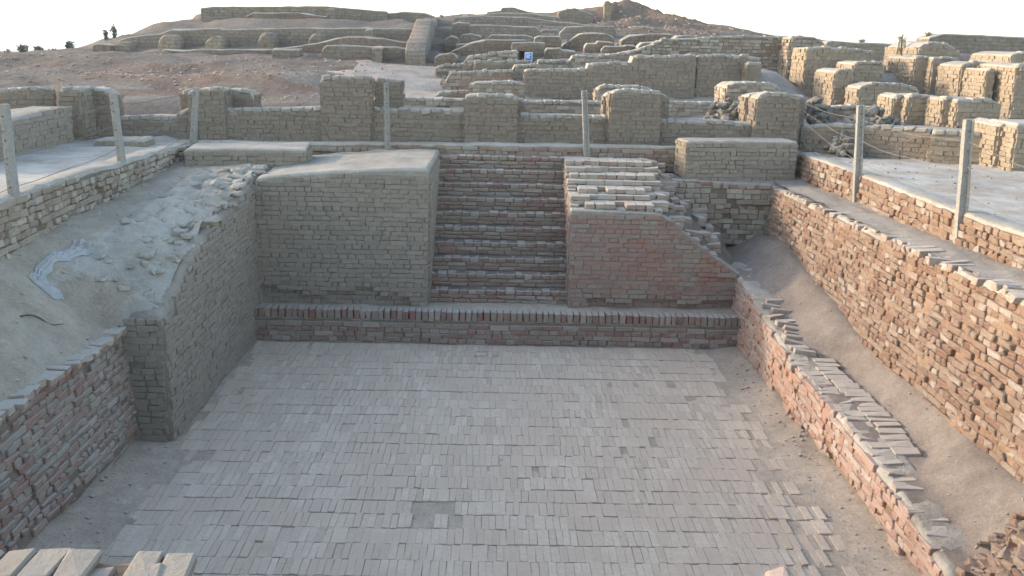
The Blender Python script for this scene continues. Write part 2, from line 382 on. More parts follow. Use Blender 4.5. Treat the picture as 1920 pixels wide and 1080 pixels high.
STYLE = {   # brick material, core material, brick proud of core, scatter, core relief
    'mud':   dict(bm='mud_brick', cm='mud', proud=.022, psd=.006, amp=.008, joint=.003, miss=.012, holes=.12, hroll=.004, rot=.004),
    'midmud': dict(bm='mid_mud_brick', cm='mud', capped=True, proud=.024, psd=.008, amp=.008, joint=.005, miss=.012, holes=.12, hroll=.004, rot=.004),
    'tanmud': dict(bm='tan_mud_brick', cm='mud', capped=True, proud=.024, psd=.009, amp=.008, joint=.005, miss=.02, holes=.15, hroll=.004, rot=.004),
    'red':   dict(bm='red_brick', cm='mud_mortar', proud=.026, psd=.006, amp=.008, joint=.007, miss=.02),
    'coarse': dict(bm='tan_brick', cm='dark_mortar', proud=.030, psd=.012, amp=.012, joint=.012, miss=.05),
    'tan':   dict(bm='tan_brick', cm='mud_mortar', proud=.024, psd=.006, amp=.010, joint=.006, miss=.02),
    'pool':  dict(bm='pool_brick', cm='mud_mortar', proud=.026, psd=.005, amp=.006, joint=.006, miss=.01),
    'far_mud': dict(cm='far_mud', amp=.018), 'far_brick': dict(cm='far_brick', amp=.03), 'far_tan': dict(cm='far_tan', amp=.02)}
def wall(root, p0, p1, thick, prof, base, style='mud', faces='flr', limit=0, seed=0, part='core', off=None, rnd=.07, step=.16, ch=.070, bl=.265, cap=.0, toprough=1.0, simple=True, chamfer=.005, jit=.0035, rest='brickwork', **kw):
    st = dict(STYLE[style]); st.update(kw)
    loc = np.array(root.location)
    V, F, L, U, zt = sweep(p0, p1, thick, prof, base, step=step, rnd=rnd, amp=st['amp'], seed=seed, off=off, loc=loc, toprough=toprough, nf=st.get('nf', 2.2), back=st.get('back'))
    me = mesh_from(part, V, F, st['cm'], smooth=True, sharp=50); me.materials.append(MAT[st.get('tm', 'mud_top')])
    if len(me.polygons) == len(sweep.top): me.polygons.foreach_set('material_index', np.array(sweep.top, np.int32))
    link(part, me, root)
    if 'bm' not in st: return
    B = Bricks(); Nn = (U[1], -U[0]); b = fn(base)
    par = dict(proud=st['proud'], psd=st['psd'], joint=st['joint'], miss=st['miss'], ch=ch, bl=bl, tol=-cap)
    for q in ('rot', 'holes', 'depth', 'hroll'):
        if q in st: par[q] = st[q]
    if 'f' in faces: lay(B, p0, U, L, b, zt, seed, off=off, **par)
    e0 = lambda z: off(0, z) if off else 0
    if 'l' in faces:   # the end at p0: outward normal -U
        q = (p0[0] - Nn[0] * thick, p0[1] - Nn[1] * thick)
        lay(B, q, np.array(Nn), thick, b(0), zt(min(.12, L / 3)) , seed + 31, **par)
    if 'r' in faces: lay(B, p1, -np.array(Nn), thick, b(L), zt(max(L - .12, L * .66)), seed + 57, **par)
    if 'b' in faces:
        lay(B, p1, -U, L, lambda u: b(L - u), lambda u: zt(L - u), seed + 77, **par)
    B.build(root, st['bm'], limit=limit, seed=seed + 3, simple=simple, chamfer=chamfer, jit=jit, rest=rest)
    if st.get('capped'):                                   # worn bricks showing along the top edge
        B = Bricks(); rg = random.Random(seed + 91); u = .02
        while u < L - .08:
            w = min(rg.uniform(.13, .21), L - .01 - u); m = u + w / 2; sl_ = (zt(min(L, m + .06)) - zt(max(0, m - .06))) / .12
            if abs(sl_) < .9 and rg.random() < .93:
                dd = min(.26, thick * .6); pr_ = .028 + rg.gauss(0, .008)
                B.add((p0[0] + U[0] * m + Nn[0] * (pr_ - dd / 2), p0[1] + U[1] * m + Nn[1] * (pr_ - dd / 2), zt(m) - .025 + rg.gauss(0, .008)), (U[0], U[1], sl_ + rg.gauss(0, .03)), (Nn[0], Nn[1], rg.gauss(.05, .05)), (w - .014, dd, .085))
            u += w
        B.build(root, st.get('capmat', 'mud_cap_brick'), 0, .02, .006, seed + 93, rest='cap_bricks')
def heightfield(name, xs, ys, zf, mat, keep=None, smooth=True):
    X, Y = np.meshgrid(xs, ys, indexing='ij'); Zv = zf(X, Y); V = np.stack([X, Y, Zv], -1).reshape(-1, 3)
    ny = len(ys); F = []
    for i in range(len(xs) - 1):
        for j in range(ny - 1):
            if keep and not keep((xs[i] + xs[i + 1]) / 2, (ys[j] + ys[j + 1]) / 2): continue
            F.append((i * ny + j, (i + 1) * ny + j, (i + 1) * ny + j + 1, i * ny + j + 1))
    o = link(name, mesh_from(name, V, F, mat, smooth=smooth)); o['kind'] = 'structure'; return o
def noise2(X, Y, f, o=3, s=0): return fbm(np.stack([X, Y, np.zeros_like(X)], -1), f, o, s)
def interp_fn(pts):
    a = [p[0] for p in pts]; b = [p[1] for p in pts]; return lambda t: np.interp(t, a, b)
def tube(pts, r, n=6):
    pts = [Vector(p) for p in pts]; V = []; F = []
    for i, p in enumerate(pts):
        t = (pts[min(i + 1, len(pts) - 1)] - pts[max(i - 1, 0)]).normalized()
        a = t.orthogonal().normalized(); b = t.cross(a); rr = r[i] if hasattr(r, '__len__') else r
        for k in range(n): V.append(p + (a * math.cos(2 * math.pi * k / n) + b * math.sin(2 * math.pi * k / n)) * rr)
    for i in range(len(pts) - 1):
        for k in range(n): F.append((i * n + k, i * n + (k + 1) % n, (i + 1) * n + (k + 1) % n, (i + 1) * n + k))
    F.append(tuple(range(n - 1, -1, -1))); F.append(tuple(range((len(pts) - 1) * n, len(pts) * n)))
    return np.array([tuple(v) for v in V]), F
def stone_mesh(rng, mat, key):
    k = ('stone', mat, key)
    if k not in CACHE:
        d = np.array([[1., rng.uniform(.6, .9), rng.uniform(.5, .8)]])
        CACHE[k] = mesh_from('stone', chamfer_verts(d, .2, .07, rng)[0], TF, mat)
    return CACHE[k]
rnd_ = random.Random(7)
# ================================================================== the ground
GPTS = np.array([(-14, 17.4, 2.52), (-14, 18.2, 2.52), (-14, 19.0, 2.52), (-9, 17.4, 2.52), (-9, 18.2, 2.52), (-9, 19.0, 2.52), (-6.5, 17.4, 2.52), (-6.5, 18.2, 2.52), (-6.5, 19.0, 2.52), (-3, 17.4, 2.52), (-3, 18.2, 2.52), (-3, 19.0, 2.52), (0, 17.4, 2.52), (0, 18.2, 2.52), (0, 19.0, 2.52), (3, 17.4, 2.52), (3, 18.2, 2.52), (3, 19.0, 2.52), (6.5, 17.4, 2.52), (6.5, 18.2, 2.52), (6.5, 19.0, 2.52), (9, 17.4, 2.52), (9, 18.2, 2.52), (9, 19.0, 2.52), (14, 17.4, 2.52), (14, 18.2, 2.52), (14, 19.0, 2.52), (20, 17.4, 2.52), (20, 18.2, 2.52), (20, 19.0, 2.52), (-14, -2, 2.55), (-14, 3, 2.55), (-14, 7, 2.55), (-14, 9, 2.55), (-14, 11, 2.55), (-14, 13, 2.55), (-14, 14.5, 2.55), (-14, 16, 2.55), (-9, -2, 2.55), (-9, 3, 2.55), (-9, 7, 2.55), (-9, 9, 2.55), (-9, 11, 2.55), (-9, 13, 2.55), (-9, 14.5, 2.55), (-9, 16, 2.55), (-6.5, -2, 2.55), (-6.5, 3, 2.55), (-6.5, 7, 2.55), (-6.5, 9, 2.55), (-6.5, 11, 2.55), (-6.5, 13, 2.55), (-6.5, 14.5, 2.55), (-6.5, 16, 2.55), (-5.2, -2, 2.55), (-5.2, 3, 2.55), (-5.2, 7, 2.55), (-5.2, 9, 2.55), (-5.2, 11, 2.55), (-5.2, 13, 2.55), (-5.2, 14.5, 2.55), (-5.2, 16, 2.55), (5.5, -2, 2.55), (5.5, 3, 2.55), (5.5, 7, 2.55), (5.5, 9, 2.55), (5.5, 11, 2.55), (5.5, 13, 2.55), (5.5, 14.5, 2.55), (5.5, 16, 2.55), (7, -2, 2.55), (7, 3, 2.55), (7, 7, 2.55), (7, 9, 2.55), (7, 11, 2.55), (7, 13, 2.55), (7, 14.5, 2.55), (7, 16, 2.55), (10, -2, 2.65), (10, 3, 2.65), (10, 7, 2.65), (10, 9, 2.65), (10, 11, 2.65), (10, 13, 2.65), (10, 14.5, 2.65), (10, 16, 2.65), (16, -2, 2.65), (16, 3, 2.65), (16, 7, 2.65), (16, 9, 2.65), (16, 11, 2.65), (16, 13, 2.65), (16, 14.5, 2.65), (16, 16, 2.65), (-3, 1.5, 1.9), (-3, -1, 2.3), (0, 1.5, 1.9), (0, -1, 2.3), (3, 1.5, 1.9), (3, -1, 2.3), (-10.232, 21.5, 3.089), (-8.589, 21.5, 3.127), (-6.789, 21.0, 3.033), (-5.177, 21.0, 2.963), (-4.081, 21.5, 3.013), (-2.588, 22.0, 3.018), (-1.602, 22.5, 3.069), (-14.67, 31.0, 3.403), (-13.098, 31.0, 3.471), (-11.334, 30.5, 3.628), (-9.63, 30.0, 3.63), (-8.108, 30.0, 3.621), (-6.581, 30.0, 3.627), (-4.967, 29.5, 3.675), (-3.402, 29.0, 3.663), (-2.177, 28.5, 3.616), (-12.099, 25.5, 3.24), (-10.159, 25.5, 3.247), (-8.054, 25.0, 3.262), (-6.137, 25.0, 3.332), (-4.218, 25.0, 3.401), (-2.68, 25.0, 3.412), (-1.718, 26.0, 3.399), (-1.492, 24.5, 3.271), (-1.575, 31.0, 3.85), (-1.692, 35.0, 4.136), (-1.834, 40.0, 4.464), (-18.122, 33.0, 3.234), (-22.962, 34.0, 3.033), (-14.828, 33.5, 3.434), (-16.332, 34.5, 3.228), (-15.723, 35.5, 3.273), (-15.027, 36.0, 3.351), (-14.486, 36.5, 3.482), (-14.012, 34.0, 3.512), (-13.997, 36.0, 3.733), (-13.708, 36.5, 4.042), (-12.595, 36.5, 4.177), (-11.669, 36.5, 4.271), (-11.612, 38.5, 4.567), (-11.449, 40.0, 4.786), (-11.07, 32.0, 3.77), (-8.635, 32.0, 3.86), (-6.192, 32.0, 4.044), (-3.749, 32.0, 4.134), (-8.528, 35.0, 4.527), (-5.87, 35.0, 4.625), (-3.385, 35.0, 4.719), (-9.612, 39.5, 4.84), (-6.621, 39.5, 4.854), (-3.82, 39.5, 4.882), (-2.904, 38.0, 4.75), (-11.804, 44.0, 5.15), (-8.479, 44.0, 5.187), (-5.145, 44.0, 5.181), (-1.136, 25.0, 3.195), (-0.379, 26.0, 3.299), (0.426, 26.0, 3.318), (-0.437, 29.5, 3.633), (1.081, 29.5, 3.565), (0.35, 33.0, 3.947), (2.042, 33.0, 3.987), (3.733, 33.0, 4.109), (-1.082, 35.5, 4.183), (0.387, 37.5, 4.359), (2.301, 37.5, 4.479), (4.164, 37.0, 4.522), (5.907, 36.0, 4.4), (-0.631, 41.0, 4.781), (1.459, 41.0, 4.79), (3.551, 41.0, 4.84), (5.515, 40.0, 4.778), (-0.251, 46.5, 5.307), (1.642, 46.5, 5.307), (3.501, 46.0, 5.251), (4.627, 48.0, 5.408), (5.208, 49.0, 5.779), (6.321, 50.0, 6.053), (7.224, 50.0, 5.854), (8.135, 50.0, 5.557), (9.048, 50.0, 5.283), (9.947, 50.0, 5.255), (10.533, 49.0, 4.819), (11.597, 48.0, 4.265), (5.726, 45.0, 5.154), (7.189, 44.0, 4.913), (8.553, 44.0, 4.771), (2.764, 24.0, 3.147), (4.635, 24.0, 3.19), (4.789, 29.0, 3.884), (6.365, 26.0, 3.256), (7.738, 26.0, 3.089), (9.404, 27.0, 3.485), (10.427, 26.0, 3.416), (12.007, 25.0, 3.37), (10.747, 31.0, 3.827), (13.146, 31.0, 4.039), (15.265, 31.0, 3.932), (13.164, 38.0, 3.804), (17.122, 38.0, 3.839), (17.775, 32.0, 3.885), (22.219, 40.0, 3.769), (11.764, 40.0, 3.928), (2.001, 56.0, 4.674), (9.163, 56.0, 4.845), (-11.352, 52.0, 4.721), (-6.085, 52.0, 4.847), (26.13, 52.0, 3.793), (18.0, 52.0, 3.734), (-25.006, 40.0, 2.807), (-31.257, 50.0, 2.422), (-20.965, 40.0, 2.942), (-25.158, 48.0, 2.66), (-17.993, 38.0, 3.076), (-20.367, 43.0, 2.844), (-23.687, 50.0, 2.549), (-16.834, 38.0, 3.16), (-19.056, 43.0, 2.917), (-22.163, 50.0, 2.634), (-16.085, 39.0, 3.234), (-18.567, 45.0, 2.972), (-21.459, 52.0, 2.706), (-15.856, 41.0, 3.405), (-18.574, 48.0, 3.101), (-15.014, 41.0, 3.588), (-17.59, 48.0, 3.267), (-14.069, 41.0, 3.773), (-16.486, 48.0, 3.436), (-13.128, 41.0, 3.916), (-15.383, 48.0, 3.605), (-13.099, 43.0, 4.208), (-14.736, 50.0, 4.0), (-12.721, 44.0, 4.524), (0.912, 22.85, 2.873), (0.95, 24.35, 3.511), (1.39, 22.85, 2.884), (1.455, 24.35, 3.531), (1.868, 22.85, 2.895), (1.961, 24.35, 3.551), (2.347, 22.85, 2.906), (2.461, 24.35, 3.696), (2.826, 22.85, 2.917), (2.966, 24.35, 3.72), (3.305, 22.85, 2.927), (3.465, 24.35, 3.876), (3.784, 22.85, 2.938), (3.97, 24.35, 3.896), (4.264, 22.85, 2.949), (4.475, 24.35, 3.916), (4.783, 22.9, 2.958), (5.01, 24.35, 3.943), (5.25, 22.9, 2.968), (5.502, 24.35, 3.942), (5.717, 22.9, 2.979), (5.996, 24.35, 3.921), (5.648, 22.6, 2.997), (5.915, 23.95, 3.79), (5.813, 22.6, 3.001), (6.089, 23.95, 3.788), (-0.928, 23.45, 3.031), (-0.99, 24.9, 3.383), (-0.39, 23.45, 3.044), (-0.422, 24.9, 3.427), (0.148, 23.45, 3.056), (0.147, 24.9, 3.451), (0.476, 24.05, 3.214), (0.494, 25.5, 3.571), (0.805, 24.05, 3.222), (0.842, 25.5, 3.588), (-1.199, 25.85, 3.09), (-1.27, 27.3, 3.473), (-0.689, 25.85, 3.101), (-0.736, 27.3, 3.693), (-0.178, 25.85, 3.113), (-0.201, 27.3, 3.783), (0.333, 25.85, 3.125), (0.333, 27.3, 3.855), (-0.31, 25.65, 3.444), (-0.33, 27.05, 3.618), (0.139, 25.65, 3.455), (0.142, 27.05, 3.635), (0.589, 25.65, 3.465), (0.615, 27.05, 3.653), (1.29, 25.25, 3.559), (1.356, 26.65, 3.698), (1.857, 25.25, 3.572), (1.951, 26.65, 3.763), (2.424, 25.25, 3.585), (2.547, 26.65, 3.811), (2.991, 25.25, 3.598), (3.141, 26.65, 3.885), (2.389, 26.45, 3.009), (2.501, 28.1, 3.81), (2.996, 26.45, 3.023), (3.14, 28.1, 3.834), (3.603, 26.45, 3.037), (3.775, 28.1, 3.964), (4.211, 26.45, 3.051), (4.402, 28.1, 4.2), (4.819, 26.45, 3.065), (5.035, 28.1, 4.302), (5.428, 26.45, 3.078), (5.673, 28.1, 4.342), (6.037, 26.45, 3.092), (6.309, 28.1, 4.397), (6.647, 26.45, 3.106), (6.949, 28.1, 4.411), (7.257, 26.45, 3.12), (7.59, 28.1, 4.421), (7.613, 25.65, 3.039), (8.025, 27.5, 4.427), (8.042, 25.65, 3.049), (8.482, 27.5, 4.411), (7.474, 23.65, 2.97), (7.978, 25.65, 4.174), (8.003, 23.65, 2.982), (8.547, 25.65, 4.167), (8.532, 23.65, 2.994), (9.12, 25.65, 4.12), (10.196, 30.65, 3.668), (10.707, 32.4, 4.328), (10.897, 30.65, 3.684), (11.45, 32.4, 4.291), (11.599, 30.65, 3.7), (12.19, 32.4, 4.291), (8.002, 22.25, 3.016), (8.67, 24.4, 3.873), (8.329, 22.25, 3.024), (9.027, 24.4, 3.861), (10.876, 25.65, 3.18), (12.05, 28.8, 4.349), (11.401, 25.65, 3.192), (12.641, 28.8, 4.295), (9.54, 22.95, 3.063), (10.47, 25.5, 3.997), (9.715, 22.95, 3.067), (10.661, 25.5, 4.007), (9.883, 22.65, 3.09), (10.733, 24.9, 4.011), (10.181, 22.65, 3.097), (11.06, 24.9, 3.993), (13.041, 30.15, 3.596), (13.709, 32.0, 4.598), (13.692, 30.15, 3.611), (14.394, 32.0, 4.621), (14.343, 30.15, 3.626), (15.083, 32.0, 4.609), (14.995, 30.15, 3.641), (15.773, 32.0, 4.598), (15.647, 30.15, 3.656), (16.464, 32.0, 4.582), (16.299, 30.15, 3.672), (17.156, 32.0, 4.565), (-1.032, 30.65, 3.684), (-1.087, 32.2, 3.893), (-0.485, 30.65, 3.696), (-0.516, 32.2, 4.058), (0.061, 30.65, 3.709), (0.055, 32.2, 4.111), (0.608, 30.65, 3.722), (0.628, 32.2, 4.124), (-1.527, 28.65, 3.527), (-1.621, 30.4, 3.707), (-1.203, 28.65, 3.535), (-1.279, 30.4, 3.73), (-0.991, 32.65, 3.904), (-1.037, 34.1, 4.046), (-0.49, 32.65, 3.916), (-0.514, 34.1, 4.073), (0.012, 32.65, 3.927), (0.009, 34.1, 4.093), (-1.374, 36.65, 4.135), (-1.445, 38.4, 4.658), (-1.065, 36.65, 4.142), (-1.122, 38.4, 4.661), (-1.513, 33.15, 3.62), (-1.598, 34.9, 4.145), (-1.309, 33.15, 3.625), (-1.384, 34.9, 4.176), (-0.474, 36.15, 4.231), (-0.5, 37.6, 4.598), (0.338, 36.15, 4.25), (0.344, 37.6, 4.59), (1.152, 36.15, 4.269), (1.189, 37.6, 4.587), (1.374, 31.05, 3.918), (1.436, 32.7, 4.268), (1.773, 31.05, 3.927), (1.854, 32.7, 4.267), (0.708, 29.85, 3.95), (0.737, 31.3, 4.121), (1.182, 29.85, 3.961), (1.234, 31.3, 4.139), (2.288, 31.45, 4.012), (2.392, 33.0, 4.221), (2.81, 31.45, 4.025), (2.933, 33.0, 4.386), (3.332, 31.45, 4.037), (3.479, 33.0, 4.399), (4.218, 32.65, 4.092), (4.403, 34.2, 4.368), (4.761, 32.65, 4.104), (4.969, 34.2, 4.409), (5.304, 32.65, 4.117), (5.537, 34.2, 4.421), (2.514, 35.65, 4.374), (2.606, 37.1, 4.641), (3.159, 35.65, 4.389), (3.275, 37.1, 4.677), (3.804, 35.65, 4.404), (3.946, 37.1, 4.684), (-1.175, 40.15, 4.679), (-1.221, 41.6, 4.975), (-0.33, 40.15, 4.699), (-0.348, 41.6, 5.012), (0.515, 40.15, 4.72), (0.528, 41.6, 5.013), (1.362, 40.15, 4.74), (1.404, 41.6, 5.0), (2.208, 40.15, 4.76), (3.056, 40.15, 4.78), (-0.447, 43.15, 4.979), (-0.466, 44.6, 5.206), (0.431, 43.15, 5.0), (0.44, 44.6, 5.249), (1.31, 43.15, 5.021), (1.348, 44.6, 5.262), (2.189, 43.15, 5.042), (0.088, 46.15, 5.081), (0.086, 47.8, 5.377), (1.082, 46.15, 5.105), (1.113, 47.8, 5.44), (2.077, 46.15, 5.129), (3.023, 44.65, 5.04), (3.121, 46.3, 5.441), (3.763, 44.65, 5.058), (3.89, 46.3, 5.396), (4.964, 47.15, 5.307), (5.093, 48.6, 5.863), (5.121, 47.15, 5.311), (5.255, 48.6, 5.825), (5.648, 41.65, 4.566), (5.845, 43.2, 4.825), (6.288, 41.65, 4.581), (1.255, 28.25, 3.56), (1.31, 29.6, 3.679), (1.692, 28.25, 3.57), (1.767, 29.6, 3.701), (2.128, 28.25, 3.581), (2.224, 29.6, 3.708), (3.294, 29.85, 3.921), (3.446, 31.3, 4.076), (3.786, 29.85, 3.933), (3.96, 31.3, 4.116), (4.159, 29.25, 4.01), (4.354, 30.7, 4.194), (4.46, 29.25, 4.018), (4.668, 30.7, 4.216), (1.604, 29.05, 3.808), (1.677, 30.5, 3.984), (2.037, 29.05, 3.818), (2.132, 30.5, 3.956), (-0.164, 28.25, 3.641), (-0.176, 29.7, 3.776), (0.344, 28.25, 3.653), (0.356, 29.7, 3.844), (0.116, 34.25, 4.182), (0.117, 35.6, 4.348), (0.861, 34.25, 4.2), (0.89, 35.6, 4.366), (1.773, 37.85, 4.429), (2.14, 37.85, 4.438), (2.797, 30.25, 4.009), (2.924, 31.7, 4.162), (3.217, 30.25, 4.019), (3.362, 31.7, 4.208), (5.515, 31.25, 4.231), (5.776, 32.8, 4.428), (5.885, 31.25, 4.24), (6.163, 32.8, 4.446), (-1.001, 34.05, 4.089), (-1.047, 35.5, 4.31), (-0.653, 34.05, 4.097), (-0.685, 35.5, 4.312), (1.075, 41.65, 4.787), (1.96, 41.65, 4.808), (2.846, 41.65, 4.83), (-10.84, 40.15, 4.567), (-11.29, 41.9, 5.065), (-9.958, 40.15, 4.588), (-10.372, 41.9, 5.091), (-9.076, 40.15, 4.609), (-9.453, 41.9, 5.114), (-8.192, 40.15, 4.63), (-8.534, 41.9, 5.138), (-7.308, 40.15, 4.651), (-7.614, 41.9, 5.169), (-6.424, 40.15, 4.672), (-6.694, 41.9, 5.193), (-5.539, 40.15, 4.694), (-5.774, 41.9, 5.129), (-4.653, 40.15, 4.715), (-4.852, 41.9, 5.09), (-3.77, 40.85, 4.704), (-3.93, 42.6, 5.064), (-2.867, 40.85, 4.726), (-2.991, 42.6, 5.071), (-6.266, 39.15, 4.818), (-6.524, 40.8, 5.114), (-6.107, 39.15, 4.822), (-6.359, 40.8, 5.125), (-8.835, 38.45, 4.783), (-8.097, 38.45, 4.801), (-7.359, 38.45, 4.819), (-6.62, 38.45, 4.837), (-11.574, 32.65, 3.622), (-12.069, 34.1, 3.873), (-10.857, 32.65, 3.639), (-11.315, 34.1, 3.996), (-10.14, 32.65, 3.656), (-10.559, 34.1, 4.174), (-9.422, 32.65, 3.673), (-9.81, 34.1, 4.224), (-8.703, 32.65, 3.69), (-9.062, 34.1, 4.266), (-7.985, 32.65, 3.707), (-8.316, 34.1, 4.251), (-7.265, 32.65, 3.724), (-7.567, 34.1, 4.286), (-6.545, 32.65, 3.741), (-6.818, 34.1, 4.321), (-5.825, 32.65, 3.758), (-6.069, 34.1, 4.34), (-5.104, 32.65, 3.775), (-5.32, 34.1, 4.358), (-4.383, 32.65, 3.791), (-4.57, 34.1, 4.376), (-3.661, 32.65, 3.808), (-3.819, 34.1, 4.39), (-2.939, 32.65, 3.825), (-3.068, 34.1, 4.399), (-9.529, 30.85, 3.604), (-8.874, 30.85, 3.619), (-8.218, 30.85, 3.634), (-7.562, 30.85, 3.65), (-6.906, 30.85, 3.665), (-6.201, 30.65, 3.624), (-6.468, 32.0, 3.781), (-5.528, 30.65, 3.64), (-5.766, 32.0, 3.865), (-4.856, 30.65, 3.655), (-5.062, 32.0, 4.006), (-4.183, 30.65, 3.671), (-4.361, 32.0, 4.105), (-3.509, 30.65, 3.687), (-3.66, 32.0, 4.095), (-2.835, 30.65, 3.703), (-2.959, 32.0, 4.016), (-4.635, 29.45, 3.565), (-4.857, 30.9, 3.846), (-4.072, 29.45, 3.579), (-4.268, 30.9, 3.865), (-3.508, 29.45, 3.592), (-3.678, 30.9, 3.851), (-2.945, 29.45, 3.605), (-3.088, 30.9, 3.852), (-2.381, 29.45, 3.618), (-2.498, 30.9, 3.816), (-3.36, 28.95, 3.549), (-3.526, 30.4, 3.816), (-3.227, 28.95, 3.552), (-3.386, 30.4, 3.827), (-2.284, 28.65, 3.524), (-2.399, 30.1, 3.737), (-2.122, 28.65, 3.528), (-2.23, 30.1, 3.741), (-6.159, 29.65, 3.585), (-6.454, 31.1, 3.749), (-5.766, 29.65, 3.594), (-6.042, 31.1, 3.759), (-3.877, 31.45, 4.164), (-4.115, 33.4, 4.376), (-3.749, 31.45, 4.167), (-3.979, 33.4, 4.395), (-11.9, 31.25, 3.572), (-12.475, 32.8, 3.74), (-11.647, 31.25, 3.578), (-12.21, 32.8, 3.739), (-11.532, 31.65, 3.559), (-12.189, 33.5, 3.752), (-11.259, 31.65, 3.565), (-11.9, 33.5, 3.771), (-10.092, 31.65, 3.703), (-10.664, 33.5, 3.97), (-9.811, 31.65, 3.709), (-10.367, 33.5, 3.993), (-8.685, 31.65, 3.767), (-9.18, 33.5, 3.994), (-8.42, 31.65, 3.773), (-8.9, 33.5, 4.013), (-7.088, 31.65, 3.836), (-7.491, 33.5, 4.115), (-6.846, 31.65, 3.842), (-7.235, 33.5, 4.147), (-5.571, 31.65, 3.998), (-5.892, 33.5, 4.178), (-5.329, 31.65, 4.004), (-5.636, 33.5, 4.201)], float)
def ground_z(X, Y):
    X = np.asarray(X, float); Y = np.asarray(Y, float); num = 0; den = 0
    for gx, gy, gz in GPTS:
        w = 1.0 / (((X - gx) ** 2 + (Y - gy) ** 2) + .35) ** 2.0
        num = num + w * gz; den = den + w
    z = num / den
    dx = np.maximum(0, np.maximum(-26 - X, X - 30)); dy = np.maximum(0, np.maximum(-12 - Y, Y - 56))
    t = np.clip(np.sqrt(dx * dx + dy * dy) / 45, 0, 1); t = t * t * (3 - 2 * t)
    return z * (1 - t) + (-25.0) * t
def gz(x, y): return float(ground_z(np.array([x]), np.array([y]))[0])
def axis(lo, hi, a, b, step, extra):
    v = list(np.arange(a, b + 1e-6, step)) + extra
    s = step; x = a
    while x > lo: s *= 1.45; x -= s; v.append(max(x, lo))
    s = step; x = b
    while x < hi: s *= 1.45; x += s; v.append(min(x, hi))
    return np.array(sorted(set(np.round(v, 4))))
PIT = (-4.99, 5.24, 3.3, 17.24)
gxs = axis(-3200, 3200, -20, 24, .26, [PIT[0], PIT[1]]); gys = axis(-400, 6000, -1, 54, .26, [PIT[2], PIT[3]])
def terrain_z(X, Y):
    z = ground_z(X, Y); far = np.clip((Y - 19) / 6, 0, 1)
    z = np.where((np.abs(X) < 5.7) & (Y > 16.8) & (Y < 17.75), np.minimum(z, 2.485), z)
    rug = np.exp(-(((X - 6.5) / 4.5) ** 2 + ((Y - 47) / 5) ** 2))
    z = z + rug * (.35 * (1 - 2 * np.abs(noise2(X, Y, .45, 3, 88))) - .1 + .16 * noise2(X, Y, 1.3, 3, 89))
    return z + noise2(X, Y, .55, 4, 3) * (.015 + .055 * far) + noise2(X, Y, 2.6, 3, 9) * (.012 + .03 * far)
terrain = heightfield('ground', gxs, gys, terrain_z, 'plaza', keep=lambda x, y: not (PIT[0] < x < PIT[1] and PIT[2] < y < PIT[3]))
terrain.data.materials.append(MAT['mound_earth']); terrain.data.materials.append(MAT['red_earth']); terrain.data.materials.append(MAT['path_earth'])
_n = len(terrain.data.polygons); _c = np.zeros(_n * 3, np.float32); terrain.data.polygons.foreach_get('center', _c); _c = _c.reshape(-1, 3)
_q = noise2(_c[:, 0], _c[:, 1], .35, 3, 21)
_mi = np.zeros(_n, np.int32)
_x, _y = _c[:, 0], _c[:, 1]
_slope_left = (_y > 19.5 + .4 * _q) & (_x < -3.2 + 1.2 * _q) & (_y < 29.5)
_mi[(_y > 17.9) & (_x > -5) & (_x < 16)] = 3
_mi[_slope_left] = 1
_mi[(_y > 29.5) & (_x < -1.6)] = 1
_mi[(_y > 24 + _q) & (_x > -1.2)] = 1
_mi[((_x - 5.5) / 5) ** 2 + ((_y - 46) / 8) ** 2 < 1 + .3 * _q] = 2
_mi[_slope_left & (_q > .35) & (_c[:, 2] < 3.5)] = 2
_mi[(abs(_x) > 30) | (_y > 60)] = 1
terrain.data.polygons.foreach_set('material_index', _mi)
# the floor of the bath: earth below, bricks on edge in rows on top of it
def pit_z(X, Y):
    z = -.002 + .0055 * noise2(X, Y, 1.2, 3, 2) + .003 * noise2(X, Y, 7, 2, 4)
    left = np.clip((-3.2 - X) / .6, 0, 1) * np.clip((10.6 - Y) / 1.5, 0, 1)
    right = np.clip((X - 3.15) / .5, 0, 1)
    drift = np.clip((13.3 - Y) / -1.0, 0, 1) * .016 + np.clip((-2.5 - X) / .9, 0, 1) * .014 + np.clip((X - 2.7) / .6, 0, 1) * .012
    z = z + drift * (.6 + .8 * noise2(X, Y, 1.6, 3, 14))
    return z + left * (.13 + .05 * noise2(X, Y, 2, 2, 8)) + right * (.055 + .035 * noise2(X, Y, 2.5, 3, 6))
bath = heightfield('bath_floor', np.linspace(-4.4, 3.85, 84), np.linspace(2.8, 14.3, 116), pit_z, 'pit_dirt')
B = Bricks(); lf = interp_fn([(4, -3.45), (8.3, -3.45), (8.6, -3.4), (9.3, -3.22), (10, -3.22), (10.6, -3.32), (12, -3.38), (14.2, -3.4)])
rf = interp_fn([(4, 3.05), (7.8, 3.12), (8.8, 3.18), (10.1, 3.22), (11, 3.38), (11.8, 3.44), (14.2, 3.46)])
y = 14.06; k = 0; rg = random.Random(3)
